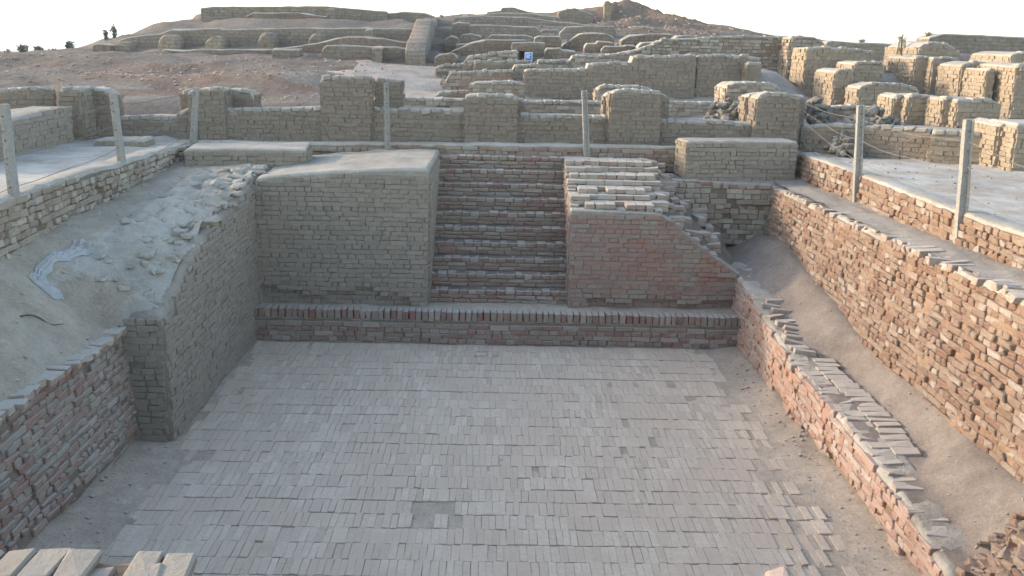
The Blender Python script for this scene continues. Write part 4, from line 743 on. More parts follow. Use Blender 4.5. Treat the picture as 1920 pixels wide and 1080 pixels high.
# ================================================================== ruins behind the bath
WALLS = [
('ruined_wall', 'long low mud wall behind the bath carrying the row of piers', 'wall', 'midmud', [((-6.993, 17.75), (5.372, 17.9), 0.62, [(0.0, 2.837), (1.594, 2.899), (1.646, 3.009), (3.978, 3.088), (4.896, 3.099), (6.465, 3.105), (7.532, 3.046), (8.883, 3.048), (10.008, 3.026), (11.421, 2.992), (12.366, 3.003)], 2.471)], 'fl', None, 0, 201, {}),
('brick_pier', 'rounded mud pier nearest the left plaza, a fence post before it', 'pier', 'midmud', [((-5.252, 17.72), (-4.623, 17.72), 0.5, [(0.0, 3.321), (0.184, 3.379), (0.439, 3.394), (0.629, 3.381)], 2.382), ((-5.508, 18.2), (-4.232, 18.2), 0.45, [(0.0, 3.254), (0.096, 3.312), (0.937, 3.358), (1.215, 3.319), (1.276, 3.2)], 2.333)], 'flr', 'piers standing on the long low wall behind the bath', 0, 208, {}),
('brick_pier', 'tallest flat-topped mud pier on the low wall, left of the stairs', 'pier', 'midmud', [((-2.982, 17.72), (-2.145, 17.72), 0.5, [(0.0, 3.598), (0.355, 3.65), (0.837, 3.644)], 2.435), ((-2.106, 18.25), (-1.666, 18.25), 0.5, [(0.0, 3.616), (0.15, 3.601), (0.441, 3.571)], 2.395)], 'flr', 'piers standing on the long low wall behind the bath', 0, 215, {}),
('brick_pier', 'mud pier on the low wall directly above the staircase', 'pier', 'midmud', [((-0.511, 17.72), (0.389, 17.72), 0.5, [(0.0, 3.367), (0.256, 3.391), (0.807, 3.385), (0.9, 3.342)], 2.491), ((-0.448, 18.15), (0.541, 18.15), 0.4, [(0.0, 3.326), (0.752, 3.344), (0.989, 3.266)], 2.448)], 'flr', 'piers standing on the long low wall behind the bath', 0, 222, {}),
('brick_pier', 'mud pier with rounded shoulders on the low wall, above the right-hand block', 'pier', 'midmud', [((2.004, 17.72), (2.868, 17.72), 0.5, [(0.0, 3.452), (0.126, 3.509), (0.401, 3.533), (0.864, 3.499)], 2.547), ((1.942, 18.15), (3.066, 18.15), 0.42, [(0.0, 3.39), (0.101, 3.457), (0.998, 3.45), (1.124, 3.397)], 2.503)], 'flr', 'piers standing on the long low wall behind the bath', 0, 229, {}),
('brick_pier', 'rightmost mud pier on the low wall, behind the sunlit pedestal', 'pier', 'midmud', [((4.535, 17.72), (5.276, 17.72), 0.5, [(0.0, 3.455), (0.18, 3.523), (0.551, 3.513), (0.741, 3.463)], 2.602), ((4.493, 18.3), (5.544, 18.3), 0.5, [(0.0, 3.422), (0.112, 3.462), (0.233, 3.492), (1.051, 3.446)], 2.544)], 'flr', 'piers standing on the long low wall behind the bath', 0, 236, {}),
('ruined_wall', 'tall mud wall with rounded top at the far left edge of the plaza', 'wall', 'midmud', [((-8.417, 16.6), (-7.289, 17.15), 0.6, [(0.0, 3.273), (0.542, 3.339), (0.936, 3.364), (1.255, 3.356)], 2.414)], 'fr', None, 0, 243, {}),
('brick_pier', 'mud pier with a dark slot, second from the left edge of the plaza', 'pier', 'midmud', [((-7.122, 17.0), (-6.774, 17.0), 0.5, [(0.0, 3.358), (0.158, 3.388), (0.348, 3.375)], 2.483), ((-6.956, 17.5), (-6.498, 17.5), 0.55, [(0.0, 3.347), (0.162, 3.368), (0.32, 3.336), (0.457, 3.251)], 2.492)], 'flr', None, 0, 250, {}),
('ruined_wall', 'low brick wall just behind the gap between tallest pier and centre pier', 'wall', 'tan', [((-1.96, 20.2), (-0.497, 20.2), 0.5, [(0.0, 3.147), (1.337, 3.156), (1.462, 3.149)], 2.843)], 'fl', None, 0, 257, {}),
('ruined_wall', 'low brick wall just behind the gap right of the centre pier', 'wall', 'tan', [((0.5, 20.3), (2.188, 20.3), 0.5, [(0.0, 3.145), (1.212, 3.162), (1.688, 3.152)], 2.789)], 'fl', None, 0, 264, {}),
('ruined_wall', 'low brick wall just behind the gap left of the rightmost pier', 'wall', 'tan', [((3.366, 20.4), (5.019, 20.4), 0.5, [(0.0, 3.184), (1.065, 3.187), (1.653, 3.179)], 2.846)], 'fl', None, 0, 271, {}),
('brick_block', 'low brick block with rounded top behind the centre pier', 'wall', 'tan', [((-0.497, 20.9), (0.581, 20.9), 0.7, [(0.0, 3.395), (0.107, 3.461), (0.732, 3.486), (1.078, 3.462)], 3.088)], 'flr', None, 0, 278, {}),
('brick_block', 'low brick block with rounded top behind the shouldered pier', 'wall', 'tan', [((2.088, 21.0), (3.198, 21.0), 0.6, [(0.0, 3.364), (0.106, 3.442), (0.868, 3.448), (1.11, 3.411)], 3.034)], 'flr', None, 0, 285, {}),
('brick_block', 'low brick block with a sunlit left end behind the rightmost pier', 'wall', 'tan', [((4.634, 20.6), (5.731, 20.6), 1.0, [(0.0, 3.495), (0.134, 3.572), (0.615, 3.593), (0.918, 3.569), (1.097, 3.489)], 3.012)], 'flr', None, 0, 292, {}),
('ruined_wall', 'small low mud wall below the sloping red brick wall, beside the pale path', 'wall', 'midmud', [((-1.225, 21.6), (-0.534, 21.6), 0.5, [(0.0, 3.171), (0.134, 3.218), (0.691, 3.242)], 3.047)], 'fl', None, 0, 299, {}),
('ruined_wall', 'big stepped mud wall with scalloped top in the middle distance', 'wall', 'midmud', [((0.661, 23.2), (4.497, 23.2), 0.55, [(0.0, 3.658), (1.386, 3.713), (1.417, 3.831), (2.373, 3.877), (2.414, 4.006), (3.835, 4.062)], 2.889)], 'fl', None, 0, 306, {}),
('ruined_wall', 'mud wall with a dark slit at its left end, right half of the big wall', 'wall', 'midmud', [((4.543, 23.25), (5.953, 23.25), 0.5, [(0.0, 4.051), (0.25, 4.08), (1.032, 4.075), (1.41, 4.026)], 2.947), ((5.575, 22.95), (5.908, 22.95), 0.4, [(0.0, 3.93), (0.334, 3.926)], 2.978)], 'fl', None, 0, 313, {}),
('ruined_wall', 'red brick wall with a sloping left end above the pale path', 'wall', 'red', [((-1.216, 23.8), (0.409, 23.8), 0.5, [(0.0, 3.151), (0.084, 3.37), (0.193, 3.54), (0.866, 3.592), (1.625, 3.622)], 3.024)], 'f', None, 0, 320, {}),
('ruined_wall', 'short mud pier with a sloping left end beside the big stepped wall', 'pier', 'tan', [((0.312, 24.4), (0.968, 24.4), 0.5, [(0.0, 3.379), (0.059, 3.565), (0.143, 3.727), (0.657, 3.751)], 3.201)], 'f', None, 0, 327, {}),
('ruined_wall', 'rough brick wall climbing to the right above the sloping red wall', 'wall', 'coarse', [((-1.477, 26.2), (0.573, 26.2), 0.5, [(0.0, 3.609), (0.658, 3.69), (0.764, 3.85), (1.085, 3.897), (1.514, 3.985), (2.05, 4.024)], 3.09)], 'fl', None, 0, 334, {}),
('ruined_wall', 'mud wall directly below the blue sign', 'wall', 'midmud', [((-0.544, 26.0), (0.815, 26.0), 0.45, [(0.0, 3.636), (0.065, 3.755), (1.36, 3.811)], 3.442)], 'fl', None, 0, 341, {}),
('ruined_wall', 'low scalloped brick wall right of the blue sign, rising in one step', 'wall', 'tan', [((1.016, 25.6), (3.296, 25.6), 0.45, [(0.0, 3.709), (0.05, 3.813), (0.813, 3.831), (0.875, 3.948), (1.493, 3.962), (2.279, 4.07)], 3.568)], 'fl', None, 0, 348, {}),
('ruined_wall', 'long dark brick wall rising to the right behind the big mud wall', 'wall', 'coarse', [((2.075, 26.8), (7.533, 26.8), 0.7, [(0.0, 3.958), (0.964, 3.994), (1.578, 4.129), (1.944, 4.258), (2.265, 4.413), (3.145, 4.46), (3.995, 4.534), (5.457, 4.555)], 3.047)], 'fl', None, 0, 355, {}),
('ruined_wall', 'thick dark brick wall end standing proud right of the long dark wall', 'wall', 'coarse', [((7.364, 26.0), (8.234, 26.0), 0.9, [(0.0, 4.524), (0.105, 4.553), (0.615, 4.552), (0.87, 4.415)], 3.026)], 'fl', None, 0, 362, {}),
('brick_pier', 'tall pier with a sunlit left face, nearest to the dark brick wall', 'pier', 'tanmud', [((7.191, 24.0), (8.79, 24.0), 1.05, [(0.0, 4.281), (0.345, 4.313), (1.019, 4.293), (1.599, 4.222)], 2.961)], 'fl', 'sunlit ruins on the right', 0, 369, {}),
('ruined_wall', 'far low wall with pale top behind the tall sunlit pier', 'wall', 'far_tan', [((9.88, 31.0), (12.0, 31.0), 0.8, [(0.0, 4.445), (0.187, 4.496), (0.802, 4.448), (2.12, 4.448)], 3.677)], 'fl', 'sunlit ruins on the right', 0, 376, {}),
('brick_pier', 'two-stepped pier with broad sunlit left faces', 'pier', 'tanmud', [((7.189, 21.8), (7.593, 21.8), 1.35, [(0.0, 3.819), (0.154, 3.867), (0.405, 3.862)], 2.923), ((7.856, 22.6), (8.519, 22.6), 1.2, [(0.0, 3.992), (0.208, 4.031), (0.444, 4.025), (0.663, 3.962)], 2.999)], 'fl', 'sunlit ruins on the right', 0, 383, {}),
('brick_block', 'low rounded brick block behind the long buttressed block', 'wall', 'tanmud', [((7.318, 20.6), (8.53, 20.6), 0.75, [(0.0, 3.557), (0.293, 3.637), (0.835, 3.618), (1.212, 3.532)], 2.862)], 'fl', 'sunlit ruins on the right', 0, 390, {}),
('buttressed_block', 'long pale-topped block with stepped buttresses behind the right fence', 'wall', 'tanmud', [((7.132, 18.3), (7.358, 18.3), 0.75, [(0.0, 3.491), (0.13, 3.532), (0.226, 3.534)], 2.363), ((7.298, 18.05), (7.716, 18.05), 0.7, [(0.0, 3.528), (0.15, 3.54), (0.419, 3.519)], 2.398), ((7.625, 17.4), (7.825, 17.4), 1.2, [(0.0, 3.517), (0.062, 3.536), (0.2, 3.531)], 2.479), ((7.76, 17.15), (8.512, 17.15), 0.9, [(0.0, 3.526), (0.406, 3.535), (0.635, 3.514), (0.752, 3.455)], 2.518)], 'fl', 'sunlit ruins on the right', 0, 397, {}),
('brick_pier', 'rounded tower of brick with a sunlit left flank on the skyline', 'tower', 'tanmud', [((10.619, 26.0), (11.681, 26.0), 2.2, [(0.0, 4.315), (0.223, 4.477), (0.49, 4.509), (0.84, 4.413), (1.062, 4.262)], 3.17)], 'fl', 'sunlit ruins on the right', 0, 404, {}),
('brick_pier', 'grooved pier standing before the rounded tower', 'pier', 'tanmud', [((9.466, 23.3), (9.816, 23.3), 1.6, [(0.0, 4.13), (0.167, 4.158), (0.35, 4.15)], 3.045), ((9.749, 23.0), (10.354, 23.0), 1.3, [(0.0, 4.154), (0.36, 4.151), (0.605, 4.11)], 3.074)], 'fl', 'sunlit ruins on the right', 0, 411, {}),
('ruined_wall', 'long shaded wall on the skyline at the right edge', 'wall', 'far_mud', [((12.731, 30.5), (16.659, 30.5), 0.9, [(0.0, 4.652), (0.428, 4.768), (2.333, 4.738), (3.927, 4.699)], 3.625)], 'f', 'sunlit ruins on the right', 0, 418, {}),
('brick_pier', 'pair of low sunlit blocks between grooved pier and right-hand tower', 'pier', 'tanmud', [((9.772, 21.6), (10.524, 21.6), 1.1, [(0.0, 4.017), (0.295, 4.089), (0.752, 4.056)], 3.001), ((9.845, 20.6), (10.008, 20.6), 1.0, [(0.0, 3.972), (0.163, 3.965)], 3.068)], 'fl', 'sunlit ruins on the right', 0, 425, {}),
('brick_pier', 'stepped tower with a broad sunlit face at the right edge', 'tower', 'tanmud', [((10.126, 20.0), (11.105, 20.0), 1.9, [(0.0, 4.047), (0.245, 4.093), (0.979, 4.09)], 2.765), ((10.779, 21.6), (11.729, 21.6), 1.8, [(0.0, 4.248), (0.217, 4.307), (0.95, 4.314)], 2.971)], 'fl', 'sunlit ruins on the right', 0, 432, {}),
('brick_block', 'low sunlit block behind the nearest right-hand fence post', 'wall', 'tanmud', [((7.747, 15.6), (8.004, 15.6), 1.0, [(0.0, 3.212), (0.141, 3.272), (0.257, 3.267)], 2.445), ((7.832, 15.2), (8.575, 15.2), 0.9, [(0.0, 3.287), (0.743, 3.288)], 2.505)], 'fl', 'sunlit ruins on the right', 0, 439, {}),
('ruined_wall', 'low broken shaded wall behind the rubble and the right fence', 'wall', 'midmud', [((5.403, 17.9), (7.179, 16.7), 0.9, [(0.0, 2.966), (0.523, 3.037), (1.24, 3.047), (2.143, 3.046)], 2.413)], 'fr', 'sunlit ruins on the right', 0, 446, {}),
('ruined_wall', 'low sunlit plinth behind the nearest right-hand fence post', 'wall', 'tanmud', [((7.058, 16.35), (8.56, 15.7), 1.5, [(0.0, 3.049), (0.333, 3.05), (0.954, 3.052), (1.637, 3.009)], 2.301)], 'fl', 'sunlit ruins on the right', 0, 453, {}),
('ruined_wall', 'low brick course between the two rubble piles on the right', 'wall', 'tan', [((6.138, 19.2), (7.296, 19.2), 0.5, [(0.0, 3.201), (0.499, 3.252), (1.159, 3.228)], 2.927)], 'f', 'sunlit ruins on the right', 0, 460, {}),
('ruined_wall', 'rough brick wall up the mound, left of the dark doorway', 'wall', 'far_brick', [((-1.322, 31.0), (0.876, 31.0), 0.6, [(0.0, 3.917), (0.379, 4.081), (0.599, 4.179), (1.042, 4.266), (2.198, 4.293)], 3.695)], 'fl', 'walls stepping up the central mound', 0, 467, {}),
('ruined_wall', 'broken stub of wall at the left foot of the central mound', 'wall', 'far_brick', [((-1.71, 29.0), (-1.057, 29.0), 0.8, [(0.0, 3.76), (0.118, 3.85), (0.534, 3.889), (0.653, 3.805)], 3.521)], 'flr', 'walls stepping up the central mound', 0, 474, {}),
('ruined_wall', 'small mud wall above the rough brick wall by the alley', 'wall', 'far_mud', [((-1.258, 33.0), (0.259, 33.0), 0.5, [(0.0, 4.123), (0.758, 4.174), (1.517, 4.208)], 3.911)], 'fl', 'walls stepping up the central mound', 0, 481, {}),
('ruined_wall', 'pale squared mud pier at the top left of the mound beside the alley', 'pier', 'far_mud', [((-1.549, 37.0), (-0.928, 37.0), 0.8, [(0.0, 4.788), (0.225, 4.848), (0.621, 4.821)], 4.137)], 'fl', 'walls stepping up the central mound', 0, 488, {}),
('ruined_wall', 'dark broken pier beside the alley below the pale squared pier', 'pier', 'far_brick', [((-1.637, 33.5), (-1.228, 33.5), 0.8, [(0.0, 4.244), (0.187, 4.382), (0.41, 4.32)], 3.615)], 'fl', 'walls stepping up the central mound', 0, 495, {}),
('ruined_wall', 'wide mud wall with a dark left end halfway up the mound', 'wall', 'far_mud', [((-0.897, 36.5), (1.564, 36.5), 0.5, [(0.0, 4.761), (0.557, 4.775), (2.27, 4.744), (2.46, 4.604)], 4.249)], 'fl', 'walls stepping up the central mound', 0, 502, {}),
('ruined_wall', 'mud pier right of the dark doorway, above the blue sign', 'pier', 'far_brick', [((1.174, 31.4), (1.98, 31.4), 0.7, [(0.0, 4.377), (0.111, 4.427), (0.754, 4.427), (0.806, 4.319)], 3.918)], 'fl', 'walls stepping up the central mound', 0, 509, {}),
('ruined_wall', 'small pale pier just above the blue sign', 'pier', 'far_mud', [((0.469, 30.2), (1.428, 30.2), 0.5, [(0.0, 4.211), (0.617, 4.255), (0.958, 4.233)], 3.951)], 'fl', 'walls stepping up the central mound', 0, 516, {}),
('ruined_wall', 'broken mud wall with a stepped left end right of the mound middle', 'wall', 'far_brick', [((2.043, 31.8), (3.615, 31.8), 0.6, [(0.0, 4.177), (0.207, 4.308), (0.493, 4.504), (0.589, 4.538), (1.338, 4.556), (1.572, 4.435)], 4.021)], 'fl', 'walls stepping up the central mound', 0, 523, {}),
('ruined_wall', 'low mud wall at right of the mound below the red earth peak', 'wall', 'far_brick', [((3.975, 33.0), (5.607, 33.0), 0.6, [(0.0, 4.362), (0.246, 4.515), (0.92, 4.58), (1.632, 4.581)], 4.102)], 'fl', 'walls stepping up the central mound', 0, 530, {}),
('ruined_wall', 'long mud wall crossing the mound right of the wide mud wall', 'wall', 'far_mud', [((2.206, 36.0), (4.157, 36.0), 0.5, [(0.0, 4.58), (0.214, 4.764), (0.911, 4.816), (1.832, 4.82), (1.952, 4.627)], 4.389)], 'fl', 'walls stepping up the central mound', 0, 537, {}),
('ruined_wall', 'mud wall across the mound sloping down to the right', 'wall', 'far_mud', [((-1.616, 40.5), (3.505, 40.5), 0.5, [(0.0, 5.071), (0.986, 5.154), (2.737, 5.136), (3.98, 5.007), (5.12, 4.914)], 4.733)], 'fl', 'walls stepping up the central mound', 0, 544, {}),
('ruined_wall', 'upper mud wall near the crest of the mound', 'wall', 'far_mud', [((-0.897, 43.5), (2.644, 43.5), 0.5, [(0.0, 5.251), (0.882, 5.336), (2.098, 5.365), (3.541, 5.229)], 5.015)], 'fl', 'walls stepping up the central mound', 0, 551, {}),
('ruined_wall', 'crest wall with a small hump on the skyline left of the mast', 'wall', 'far_mud', [((-0.418, 46.5), (2.586, 46.5), 0.7, [(0.0, 5.44), (0.589, 5.5), (0.681, 5.639), (1.152, 5.673), (1.58, 5.547), (2.057, 5.421), (3.005, 5.375)], 5.111)], 'f', 'walls stepping up the central mound', 0, 558, {}),
('ruined_wall', 'rounded mud wall on the skyline between mast and red peak', 'wall', 'far_mud', [((2.659, 45.0), (4.152, 45.0), 0.7, [(0.0, 5.479), (0.294, 5.596), (0.704, 5.65), (1.121, 5.528), (1.493, 5.404)], 5.054)], 'fl', 'walls stepping up the central mound', 0, 565, {}),
('brick_pier', 'leaning pillar on the summit of the red earth peak', 'pier', 'far_tan', [((4.889, 47.5), (5.207, 47.5), 0.5, [(0.0, 6.034), (0.143, 6.084), (0.317, 5.972)], 5.316)], 'flr', 'walls stepping up the central mound', 0, 572, {}),
('ruined_wall', 'low dark wall stub on the right flank of the red peak', 'wall', 'far_brick', [((5.357, 42.0), (6.65, 42.0), 0.6, [(0.0, 4.852), (0.318, 4.942), (1.292, 4.841)], 4.576)], 'fl', 'walls stepping up the central mound', 0, 579, {}),
('ruined_wall', 'low mud wall left of the blue sign foot', 'wall', 'far_mud', [((1.045, 28.6), (2.367, 28.6), 0.4, [(0.0, 3.718), (0.145, 3.779), (0.88, 3.824), (1.322, 3.806)], 3.561)], 'fl', 'walls stepping up the central mound', 0, 586, {}),
('ruined_wall', 'small broken brick stub behind the step in the long dark wall', 'wall', 'far_brick', [((3.076, 30.2), (4.064, 30.2), 0.5, [(0.0, 4.092), (0.09, 4.169), (0.647, 4.197), (0.739, 4.23), (0.988, 4.22)], 3.922)], 'fl', 'walls stepping up the central mound', 0, 593, {}),
('ruined_wall', 'low brick stub above the rising part of the long dark wall', 'wall', 'far_brick', [((4.045, 29.6), (4.643, 29.6), 0.5, [(0.0, 4.21), (0.117, 4.301), (0.541, 4.341), (0.598, 4.401)], 4.01)], 'fl', 'walls stepping up the central mound', 0, 600, {}),
('ruined_wall', 'short stepped wall right of the small pale pier', 'wall', 'far_brick', [((1.397, 29.4), (2.271, 29.4), 0.5, [(0.0, 4.002), (0.058, 4.092), (0.419, 4.115), (0.481, 4.058), (0.874, 4.052)], 3.807)], 'fl', 'walls stepping up the central mound', 0, 607, {}),
('ruined_wall', 'broken brick wall just left of the dark doorway', 'wall', 'far_brick', [((-0.426, 28.6), (0.597, 28.6), 0.5, [(0.0, 3.798), (0.116, 3.872), (0.511, 3.91), (0.554, 3.968), (1.023, 3.994)], 3.638)], 'fl', 'walls stepping up the central mound', 0, 614, {}),
('ruined_wall', 'thin mud wall below the wide mud wall with dark left end', 'wall', 'far_mud', [((-0.261, 34.6), (1.241, 34.6), 0.4, [(0.0, 4.343), (0.122, 4.432), (1.235, 4.458), (1.502, 4.396)], 4.189)], 'fl', 'walls stepping up the central mound', 0, 621, {}),
('ruined_wall', 'small mud stub behind the pier right of the doorway', 'wall', 'far_mud', [((1.599, 38.2), (2.339, 38.2), 0.5, [(0.0, 4.577), (0.114, 4.674), (0.66, 4.687), (0.74, 4.632)], 4.434)], 'fl', 'walls stepping up the central mound', 0, 628, {}),
('ruined_wall', 'low jagged stub below the stepped broken mud wall', 'wall', 'far_brick', [((2.612, 30.6), (3.453, 30.6), 0.5, [(0.0, 4.137), (0.058, 4.246), (0.34, 4.267), (0.4, 4.33), (0.841, 4.31)], 4.01)], 'fl', 'walls stepping up the central mound', 0, 635, {}),
('ruined_wall', 'squat wall stub at the right foot of the red peak', 'wall', 'far_brick', [((5.379, 31.6), (6.122, 31.6), 0.6, [(0.0, 4.414), (0.123, 4.527), (0.609, 4.555), (0.744, 4.479)], 4.234)], 'fl', 'walls stepping up the central mound', 0, 642, {}),
('ruined_wall', 'short broken wall by the alley under the pale squared pier', 'wall', 'far_brick', [((-1.19, 34.4), (-0.489, 34.4), 0.5, [(0.0, 4.287), (0.104, 4.426), (0.384, 4.45), (0.701, 4.406)], 4.091)], 'fl', 'walls stepping up the central mound', 0, 649, {}),
('ruined_wall', 'thin cross wall on the crest slope below the mast', 'wall', 'far_mud', [((0.632, 42.0), (3.311, 42.0), 0.4, [(0.0, 5.029), (0.854, 5.091), (1.712, 5.028), (2.679, 4.969)], 4.812)], 'fl', 'walls stepping up the central mound', 0, 656, {}),
('ruined_wall', 'tall flat mud wall on the skyline of the left mound', 'wall', 'far_mud', [((-11.348, 40.5), (-4.243, 40.5), 0.8, [(0.0, 5.193), (0.491, 5.244), (2.937, 5.303), (4.816, 5.368), (5.387, 5.323), (7.105, 5.226)], 4.643)], 'fl', 'walls on the left mound', 0, 663, {}),
('ruined_wall', 'lower right end of the skyline wall on the left mound', 'wall', 'far_mud', [((-4.254, 41.2), (-2.438, 41.2), 0.8, [(0.0, 5.182), (0.688, 5.239), (1.44, 5.217), (1.816, 5.104)], 4.718)], 'fr', 'walls on the left mound', 0, 670, {}),
('ruined_wall', 'small square buttress against the skyline wall of the left mound', 'pier', 'far_mud', [((-6.393, 39.5), (-6.074, 39.5), 0.7, [(0.0, 5.227), (0.319, 5.254)], 4.824)], 'flr', 'walls on the left mound', 0, 677, {}),
('ruined_wall', 'reddish broken ledge below the skyline wall of the left mound', 'wall', 'far_brick', [((-9.283, 38.8), (-6.305, 38.8), 0.5, [(0.0, 4.893), (0.338, 5.033), (2.001, 5.055), (2.978, 4.964)], 4.814)], 'fl', 'walls on the left mound', 0, 684, {}),
('ruined_wall', 'long buttressed mud wall across the left mound', 'wall', 'far_mud', [((-12.039, 33.0), (-2.605, 33.0), 0.5, [(0.0, 3.901), (0.478, 4.075), (1.486, 4.229), (1.86, 4.352), (3.362, 4.437), (3.41, 4.389), (5.499, 4.488), (8.009, 4.547), (9.434, 4.565)], 3.717)], 'fl', 'walls on the left mound', 0, 691, {}),
('ruined_wall', 'low thick mud ledge in front of the round buttresses', 'wall', 'far_brick', [((-9.962, 31.2), (-6.646, 31.2), 0.5, [(0.0, 3.696), (0.083, 3.76), (1.856, 3.802), (3.316, 3.852)], 3.626)], 'fl', 'walls on the left mound', 0, 698, {}),
('ruined_wall', 'sloping ramp wall on the left mound rising then falling to the right', 'wall', 'far_brick', [((-6.603, 31.0), (-2.526, 31.0), 0.4, [(0.0, 3.855), (0.759, 3.95), (1.393, 4.103), (2.026, 4.241), (2.657, 4.287), (3.287, 4.24), (4.077, 4.136)], 3.655)], 'fl', 'walls on the left mound', 0, 705, {}),
('ruined_wall', 'low mud wall with two short piers in front of the ramp wall', 'wall', 'far_mud', [((-4.968, 29.8), (-2.124, 29.8), 0.5, [(0.0, 3.877), (0.139, 3.999), (0.564, 4.038), (1.475, 4.015), (2.159, 4.017), (2.844, 3.914)], 3.583), ((-3.465, 29.3), (-3.195, 29.3), 0.5, [(0.0, 3.977), (0.269, 3.997)], 3.541), ((-2.393, 29.0), (-2.067, 29.0), 0.5, [(0.0, 3.889), (0.326, 3.897)], 3.516)], 'fl', 'walls on the left mound', 0, 712, {}),
('ruined_wall', 'short low wall stub under the ramp wall of the left mound', 'wall', 'far_mud', [((-6.422, 30.0), (-5.627, 30.0), 0.5, [(0.0, 3.825), (0.078, 3.872), (0.795, 3.889)], 3.58)], 'fl', 'walls on the left mound', 0, 719, {}),
('ruined_wall', 'small cross wall between the long wall and the ramp wall', 'pier', 'far_mud', [((-3.981, 31.8), (-3.722, 31.8), 1.0, [(0.0, 4.475), (0.259, 4.528)], 4.164)], 'flr', 'walls on the left mound', 0, 726, {}),
('ruined_wall', 'small brown block at the left end of the mound terrace', 'wall', 'far_brick', [((-12.14, 31.6), (-11.629, 31.6), 0.6, [(0.0, 3.843), (0.178, 3.878), (0.511, 3.855)], 3.566)], 'flr', 'walls on the left mound', 0, 733, {}),
('round_buttress', 'first round buttress from the left on the mound terrace', 'buttress', 'far_tan', [((-11.781, 32.0), (-11.228, 32.0), 0.9, [(0.0, 3.785), (0.137, 3.899), (0.286, 3.95), (0.446, 3.923), (0.553, 3.83)], 3.553)], 'flr', 'round buttresses on the left mound', 0, 740, {'rnd': 0.12}),
('round_buttress', 'second round buttress from the left on the mound terrace', 'buttress', 'far_tan', [((-10.326, 32.0), (-9.758, 32.0), 0.9, [(0.0, 4.026), (0.136, 4.139), (0.284, 4.19), (0.46, 4.163), (0.569, 4.071)], 3.699)], 'flr', 'round buttresses on the left mound', 0, 747, {'rnd': 0.12}),
('round_buttress', 'third round buttress from the left on the mound terrace', 'buttress', 'far_tan', [((-8.902, 32.0), (-8.366, 32.0), 0.9, [(0.0, 4.028), (0.135, 4.142), (0.267, 4.192), (0.427, 4.164), (0.537, 4.072)], 3.764)], 'flr', 'round buttresses on the left mound', 0, 754, {'rnd': 0.12}),
('round_buttress', 'fourth round buttress on the mound terrace, brick showing through', 'buttress', 'far_mud', [((-7.275, 32.0), (-6.787, 32.0), 0.9, [(0.0, 4.177), (0.134, 4.291), (0.249, 4.341), (0.378, 4.312), (0.488, 4.22)], 3.833)], 'flr', 'round buttresses on the left mound', 0, 761, {'rnd': 0.12}),
('round_buttress', 'fifth round buttress, half hidden by the ramp wall', 'buttress', 'far_mud', [((-5.75, 32.0), (-5.261, 32.0), 0.9, [(0.0, 4.181), (0.133, 4.295), (0.247, 4.346), (0.377, 4.317), (0.488, 4.225)], 3.997)], 'flr', 'round buttresses on the left mound', 0, 768, {'rnd': 0.12})]
for name, label, cat, style, segs, faces, group, limit, seed, kw in WALLS:
    p0, p1 = segs[0][0], segs[0][1]
    root = thing(name, label, cat, ((p0[0] + p1[0]) / 2, (p0[1] + p1[1]) / 2, gz((p0[0] + p1[0]) / 2, (p0[1] + p1[1]) / 2)), group)
    for i, (a, b, th, prof, bz) in enumerate(segs):
        dist = a[1]
        g = min(gz(a[0], a[1]), gz(b[0], b[1])) - .25
        base = min(g, bz) if bz is not None else g
        dk = dict(rnd=.035 if dist < 28 else .035, step=.14 if dist < 22 else (.2 if dist < 30 else .3))
        dk.update(kw)
        top = max(z for _, z in prof); base = max(base, top - 3.2)
        if style in ('tan', 'coarse', 'red'): dk['capped'] = True
        if 'rnd' in kw: dk['tm'] = style
        wall(root, a, b, th, prof, base, style, faces, limit, seed + i * 13, part='core' if i == 0 else 'buttress', ch=.074 if dist < 22 else .082, cap=.03, **dk)
SPEC = {'alley': {'p0': (-1.963, 29.0), 'p1': (-2.28, 41.0), 'z0': 3.899, 'z1': 5.044, 'zb': 3.609}, 'sign': [(0.791, 28.2, 3.975), (1.0, 28.2, 3.754)], 'door': [(0.661, 28.9, 4.02), (0.847, 28.9, 3.735)], 'mast': [(2.271, 60.0, 5.589), (2.234, 60.0, 6.82)]}
al = SPEC['alley']; root = thing('ruined_wall', 'mud wall running back beside the dark alley between the mounds', 'wall', (al['p0'][0], al['p0'][1], al['zb']), 'walls on the left mound')
wall(root, al['p0'], al['p1'], .55, [(0, al['z0']), (.4, al['z0'] + .25), (3, al['z0'] + .55), (6, al['z0'] + 1.0), (9, al['z1'] - .25), (12.2, al['z1'])], al['zb'] - .6, 'far_mud', '', 0, 801, rnd=.05, step=.3, tm='far_mud')
W2 = [('ruined_wall', 'low pale mud wall along the left plaza, nearest the leftmost fence post', (-6.9, 13.2), (-6.85, 16.7), .6, [(0, 3.0), (1.2, 3.05), (2.6, 3.1), (3.5, 3.1)], 2.4),
      ('ruined_wall', 'flat low mud slab lying on the left plaza before the low wall', (-6.25, 16.0), (-5.45, 15.98), .45, [(0, 2.66), (.8, 2.69)], 2.5)]
for i, (nm, lb, a, b, th, prof, bz) in enumerate(W2):
    root = thing(nm, lb, 'wall' if i == 0 else 'slab', (a[0], a[1], 2.6))
    wall(root, a, b, th, prof, bz, 'mud', 'fr', 0, 811 + i * 9, rnd=.05)
